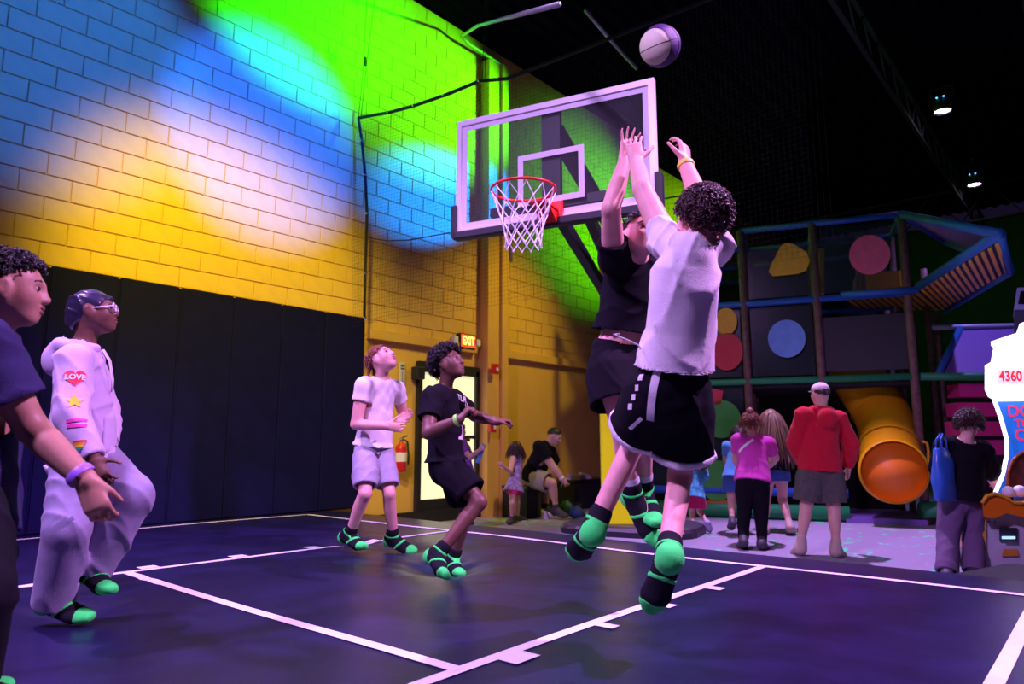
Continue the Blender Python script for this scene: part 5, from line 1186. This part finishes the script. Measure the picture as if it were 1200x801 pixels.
s.hair(M_HRED, 300, .05, .006, 1, .006, thr=(-.3, .4), grav=.6, seg=6, cap=.02); f = Field(.009); f.ell(s.hp(-.2, 0, .6), .045, None, 0); f.ell(s.hp(-.25, 0, .5), .04, None, .02); lo, n = f.grid(); V, Fc = surf_nets(f.eval(lo, n), lo, .009, 1); s.add(V, Fc, 'hair_bun', M_HRED)
shoes(s, mat('dark_trainer', (.05, .04, .06), .6))
# woman in black tank top
s = Person('long-haired woman in black tank top and denim shorts', 1.68, (908, 549, 9.5), (906, 507, 1), 175, 172, VB, 1.02, skinm=SK_PALE)
s.head(903, 490, 1, 165, 0); s.arm(LEFT, (891, 528, 1), (895, 548, 1), {}); s.arm(RIGHT, (924, 528, 1), (921, 547, 1), {})
s.leg(LEFT, (898, 585, 1), (896, 619, -1), (893, 625, 1)); s.leg(RIGHT, (917, 585, 1), (926, 617, -1), (929, 622, 1)); s.body(face=False)
s.tee(T_BLACK, 'tank_top', sleeve=0, drop=.03, ease=.010, flare=.01, neckr=.06, seed=47); s.shorts(fabric('blue_denim', (.05, .10, .32)), length=.42, ease=.010, hem=.066, seed=48)
s.hair(M_HBLD, 420, .26, .006, .8, .007, thr=(-.3, .5), grav=1.1, seg=8, cap=.02, jit=.15, comb=-UP*1.2); shoes(s, MATS['tan_sandal'])
# child in blue partly behind the magenta top
s = Person('dark-haired child in light blue top half hidden behind magenta tee', 1.36, (862, 556, 9.2), (866, 522, 1), 165, 165, VB, 1.0, skinm=SK_TAN)
s.head(868, 507, 1, 150, 0); s.arm(LEFT, (850, 538, 1), (853, 552, 1), {}); s.arm(RIGHT, (876, 538, 1), (877, 552, 1), {})
s.leg(LEFT, (857, 586, 1), (858, 612, -1), (856, 618, 1)); s.leg(RIGHT, (868, 586, 1), (868, 612, -1), (869, 618, 1)); s.body(face=False)
s.tee(fabric('sky_blue_cotton', (.10, .30, .6)), sleeve=.6, seed=51); s.shorts(MATS['blue_denim'], length=.7, seed=52); s.hair(M_HBRN, 200, .08, .003, .5, .006, thr=(-.3, .4), grav=1, seg=6); shoes(s, MATS['dark_trainer'])
# toddler
s = Person('toddler in turquoise top and hot pink shorts running, arms up', 1.02, (815, 579, 9.5), (817, 553, 1), 190, 190, .009, 1.05, skinm=SK_PALE)
s.head(820, 538, 1, 200, 0, 0, 1.25); s.arm(LEFT, (807, 545, 1), (806, 530, 1), dict(palm=FW)); s.arm(RIGHT, (827, 543, 1), (829, 527, 1), dict(palm=FW))
s.leg(LEFT, (811, 601, 1), (812, 620, -1), (809, 625, 1)); s.leg(RIGHT, (820, 599, 1), (829, 613, -1), (832, 622, 1)); s.body(face=False, hands=False)
s.tee(fabric('turquoise_print_cotton', (.10, .42, .62), .4), sleeve=.5, ease=.014, seed=54); s.shorts(fabric('hot_pink_cotton', (.75, .03, .16)), length=.75, hem=.085, ease=.012, seed=55); s.hair(M_HBRN, 200, .05, .003, .5, .006, thr=(-.3, .4), grav=.8, seg=5); shoes(s, mat('lilac_shoe', (.5, .4, .7), .6))
# woman with blue bag
s = Person('short-haired woman in black top standing at the arcade game', 1.52, (1127, 579, 6.3), (1129, 519, 1), 180, 178, .0095, 1.12, skinm=SK_PALE)
s.head(1136, 493, 1, 165, -18, 0, 1.12); s.arm(LEFT, (1100, 548, 1), (1108, 575, 1), dict(curl=40)); s.arm(RIGHT, (1160, 551, 1), (1166, 570, 1), dict(curl=40))
s.leg(LEFT, (1111, 628, 1), (1110, 672, -1), (1108, 678, 1)); s.leg(RIGHT, (1141, 628, 1), (1141, 672, -1), (1143, 678, 1)); s.body(face=False)
s.tee(T_BLACK, 'loose_top', sleeve=1.4, drop=.03, ease=.026, flare=.03, amp=.005, seed=57, neckr=.062); s.pants(fabric('plum_trouser_cotton', (.16, .10, .20)), ease=.014, hem=.046, seed=58)
s.hair(M_HBRN, 700, .04, .004, .6, .005, thr=(-.6, .35), minu=-.92, grav=.5, seg=6, cap=.016, scale=1.04); shoes(s, MATS['dark_trainer'])
LADY = s
# child in purple behind her
s = Person('small child in purple top behind the woman at the arcade game', 1.12, (1122, 585, 7.1), (1115, 543, 1), 160, 160, VB, 1.0, skinm=SK_TAN)
s.head(1113, 521, 1, 150, 0, 0, 1.1); s.arm(LEFT, (1103, 560, 1), (1108, 572, 1), {}); s.arm(RIGHT, (1126, 560, 1), (1126, 575, 1), {})
s.leg(LEFT, (1117, 622, 1), (1118, 650, -1), (1116, 656, 1)); s.leg(RIGHT, (1128, 622, 1), (1127, 650, -1), (1127, 656, 1)); s.body(face=False, hands=False)
s.tee(fabric('purple_cotton', (.25, .06, .42)), sleeve=.6, seed=61); s.shorts(T_BLACK, length=.6, seed=62); s.hair(M_HBRN, 200, .03, .003, .5, .006, thr=(-.3, .4), seg=5); shoes(s, MATS['dark_trainer'])
# girl by the bench
s = Person('small girl in lilac patterned dress and pink shorts by the bench', 1.24, (603, 566, 10.5), (606, 537, 1), -110, -115, .0095, .92, skinm=SK_PALE)
s.head(603, 522, 1, -120, -8, 0, 1.15); s.arm(LEFT, (598, 552, -1), (590, 546, -1), dict(curl=50)); s.arm(RIGHT, (601, 551, 1), (592, 548, 1), dict(curl=50))
s.leg(LEFT, (600, 589, -1), (600, 608, 1), (595, 612, -1)); s.leg(RIGHT, (606, 589, 1), (606, 609, 1), (602, 613, -1)); s.body(face=True)
s.tee(fabric('lilac_pattern_cotton', (.42, .28, .72), .5), 'dress', sleeve=0, drop=.10, ease=.014, flare=.05, seed=64, neckr=.055); s.shorts(MATS['hot_pink_cotton'], length=.6, hem=.062, ease=.008, seed=65)
s.hair(M_HBRN, 300, .085, .003, .5, .005, thr=(-.15, .5), grav=1.0, seg=6, comb=-UP*1.2, jit=.1); s.eyes(); shoes(s, MATS['dark_trainer'])
# seated man
s = Person('heavy man in black tee and khaki shorts sitting bent beside the bench', 1.80, (623, 559, 11.4), (640, 523, -1), 62, 60, VB, 1.2, skinm=SK_TAN)
s.head(650, 511, -1, 70, -25, 0, 1.1); s.arm(RIGHT, (648, 547, -1), (659, 561, -1), dict(curl=45)); s.arm(LEFT, (650, 548, 1), (660, 562, -1), dict(curl=45))
s.leg(RIGHT, (647, 566, -1), (652, 597, 1), (664, 604, -1)); s.leg(LEFT, (640, 566, 1), (640, 596, 1), (650, 602, -1)); s.body()
s.tee(T_BLACK, sleeve=.65, drop=.05, ease=.02, flare=.02, seed=67, sr=.056); s.shorts(fabric('khaki_cotton', (.30, .26, .25)), length=.85, ease=.018, hem=.07, seed=68)
s.hair(M_HBLK, 150, .012, .001, .3, .005, thr=(.0, .5), seg=4, cap=.01); s.eyes(); shoes(s, MATS['dark_trainer']); s.band(RIGHT, M_WBAND, .93, .026, .04)
# child by the door, mostly behind the boy in black
s = Person('child in violet tee by the door holding a blue box', 1.30, (545, 552, 9.3), (541, 519, 1), 80, 75, VB, 1.0, skinm=SK_TAN)
s.head(539, 505, -1, 80, 0); s.arm(RIGHT, (551, 536, -1), (561, 528, -1), dict(curl=40)); s.arm(LEFT, (551, 535, 1), (562, 527, 1), dict(curl=40))
s.leg(RIGHT, (548, 583, -1), (545, 609, 1), (553, 613, -1)); s.leg(LEFT, (542, 583, 1), (540, 608, 1), (548, 612, -1)); s.body()
s.tee(MATS['purple_cotton'], sleeve=.6, seed=71); s.shorts(MATS['blue_denim'], length=.75, seed=72); s.hair(M_HBRN, 180, .03, .003, .5, .006, thr=(-.1, .5), seg=5); s.eyes(); shoes(s, MATS['dark_trainer'])
p = P(563, 531, 9.25); e = empty('toy_box', p); e.rotation_euler = (.2, .3, .8); tag(e, 'small blue printed box held by the child at the door', 'box')
mb = MB(); mb.box((0, 0, 0), (.05, .16, .24), bev=.006); mb.build('carton', mat('blue_carton', (.10, .30, .7), .4, noise=.5, nscale=18), e); mb = MB(); mb.box((.027, 0, .03), (.004, .11, .08)); mb.build('window', mat('pale_print', (.6, .65, .75), .4), e)
# blue tote bag on the woman's shoulder
tb = P(1105, 548, 6.15); e = empty('tote_bag', tb); e.rotation_euler = (0, .0, YAW+.5); tag(e, 'glossy blue tote bag hanging from the shoulder of the woman in black', 'bag')
mb = MB(); vs = []; n = 16
for i, (z, w, d_) in enumerate(((-.28, .12, .035), (-.25, .135, .05), (-.1, .13, .06), (.05, .115, .05), (.16, .09, .025), (.17, .08, .012))):
    vs += [(w*abs(math.cos(2*PI*j/n))**.6*np.sign(math.cos(2*PI*j/n)), d_*abs(math.sin(2*PI*j/n))**.7*np.sign(math.sin(2*PI*j/n))+.01*math.sin(7*j+z*20), z) for j in range(n)]
fs = [(l*n+j, l*n+(j+1) % n, (l+1)*n+(j+1) % n, (l+1)*n+j) for l in range(5) for j in range(n)]+[tuple(range(n))]
mb.add(vs, fs, True); mb.build('sack', mat('blue_woven_plastic', (.04, .16, .62), .3, noise=.15, nscale=9, bump=.2, bscale=20), e)
for dy in (-.02, .02): mb = MB(); mb.tube([(-.05, dy, .16), (-.03, dy, .24), (.02, dy*.5, .29), (.05, dy, .24), (.05, dy, .16)], .008, 6); mb.build('handle', MATS['blue_woven_plastic'], e)
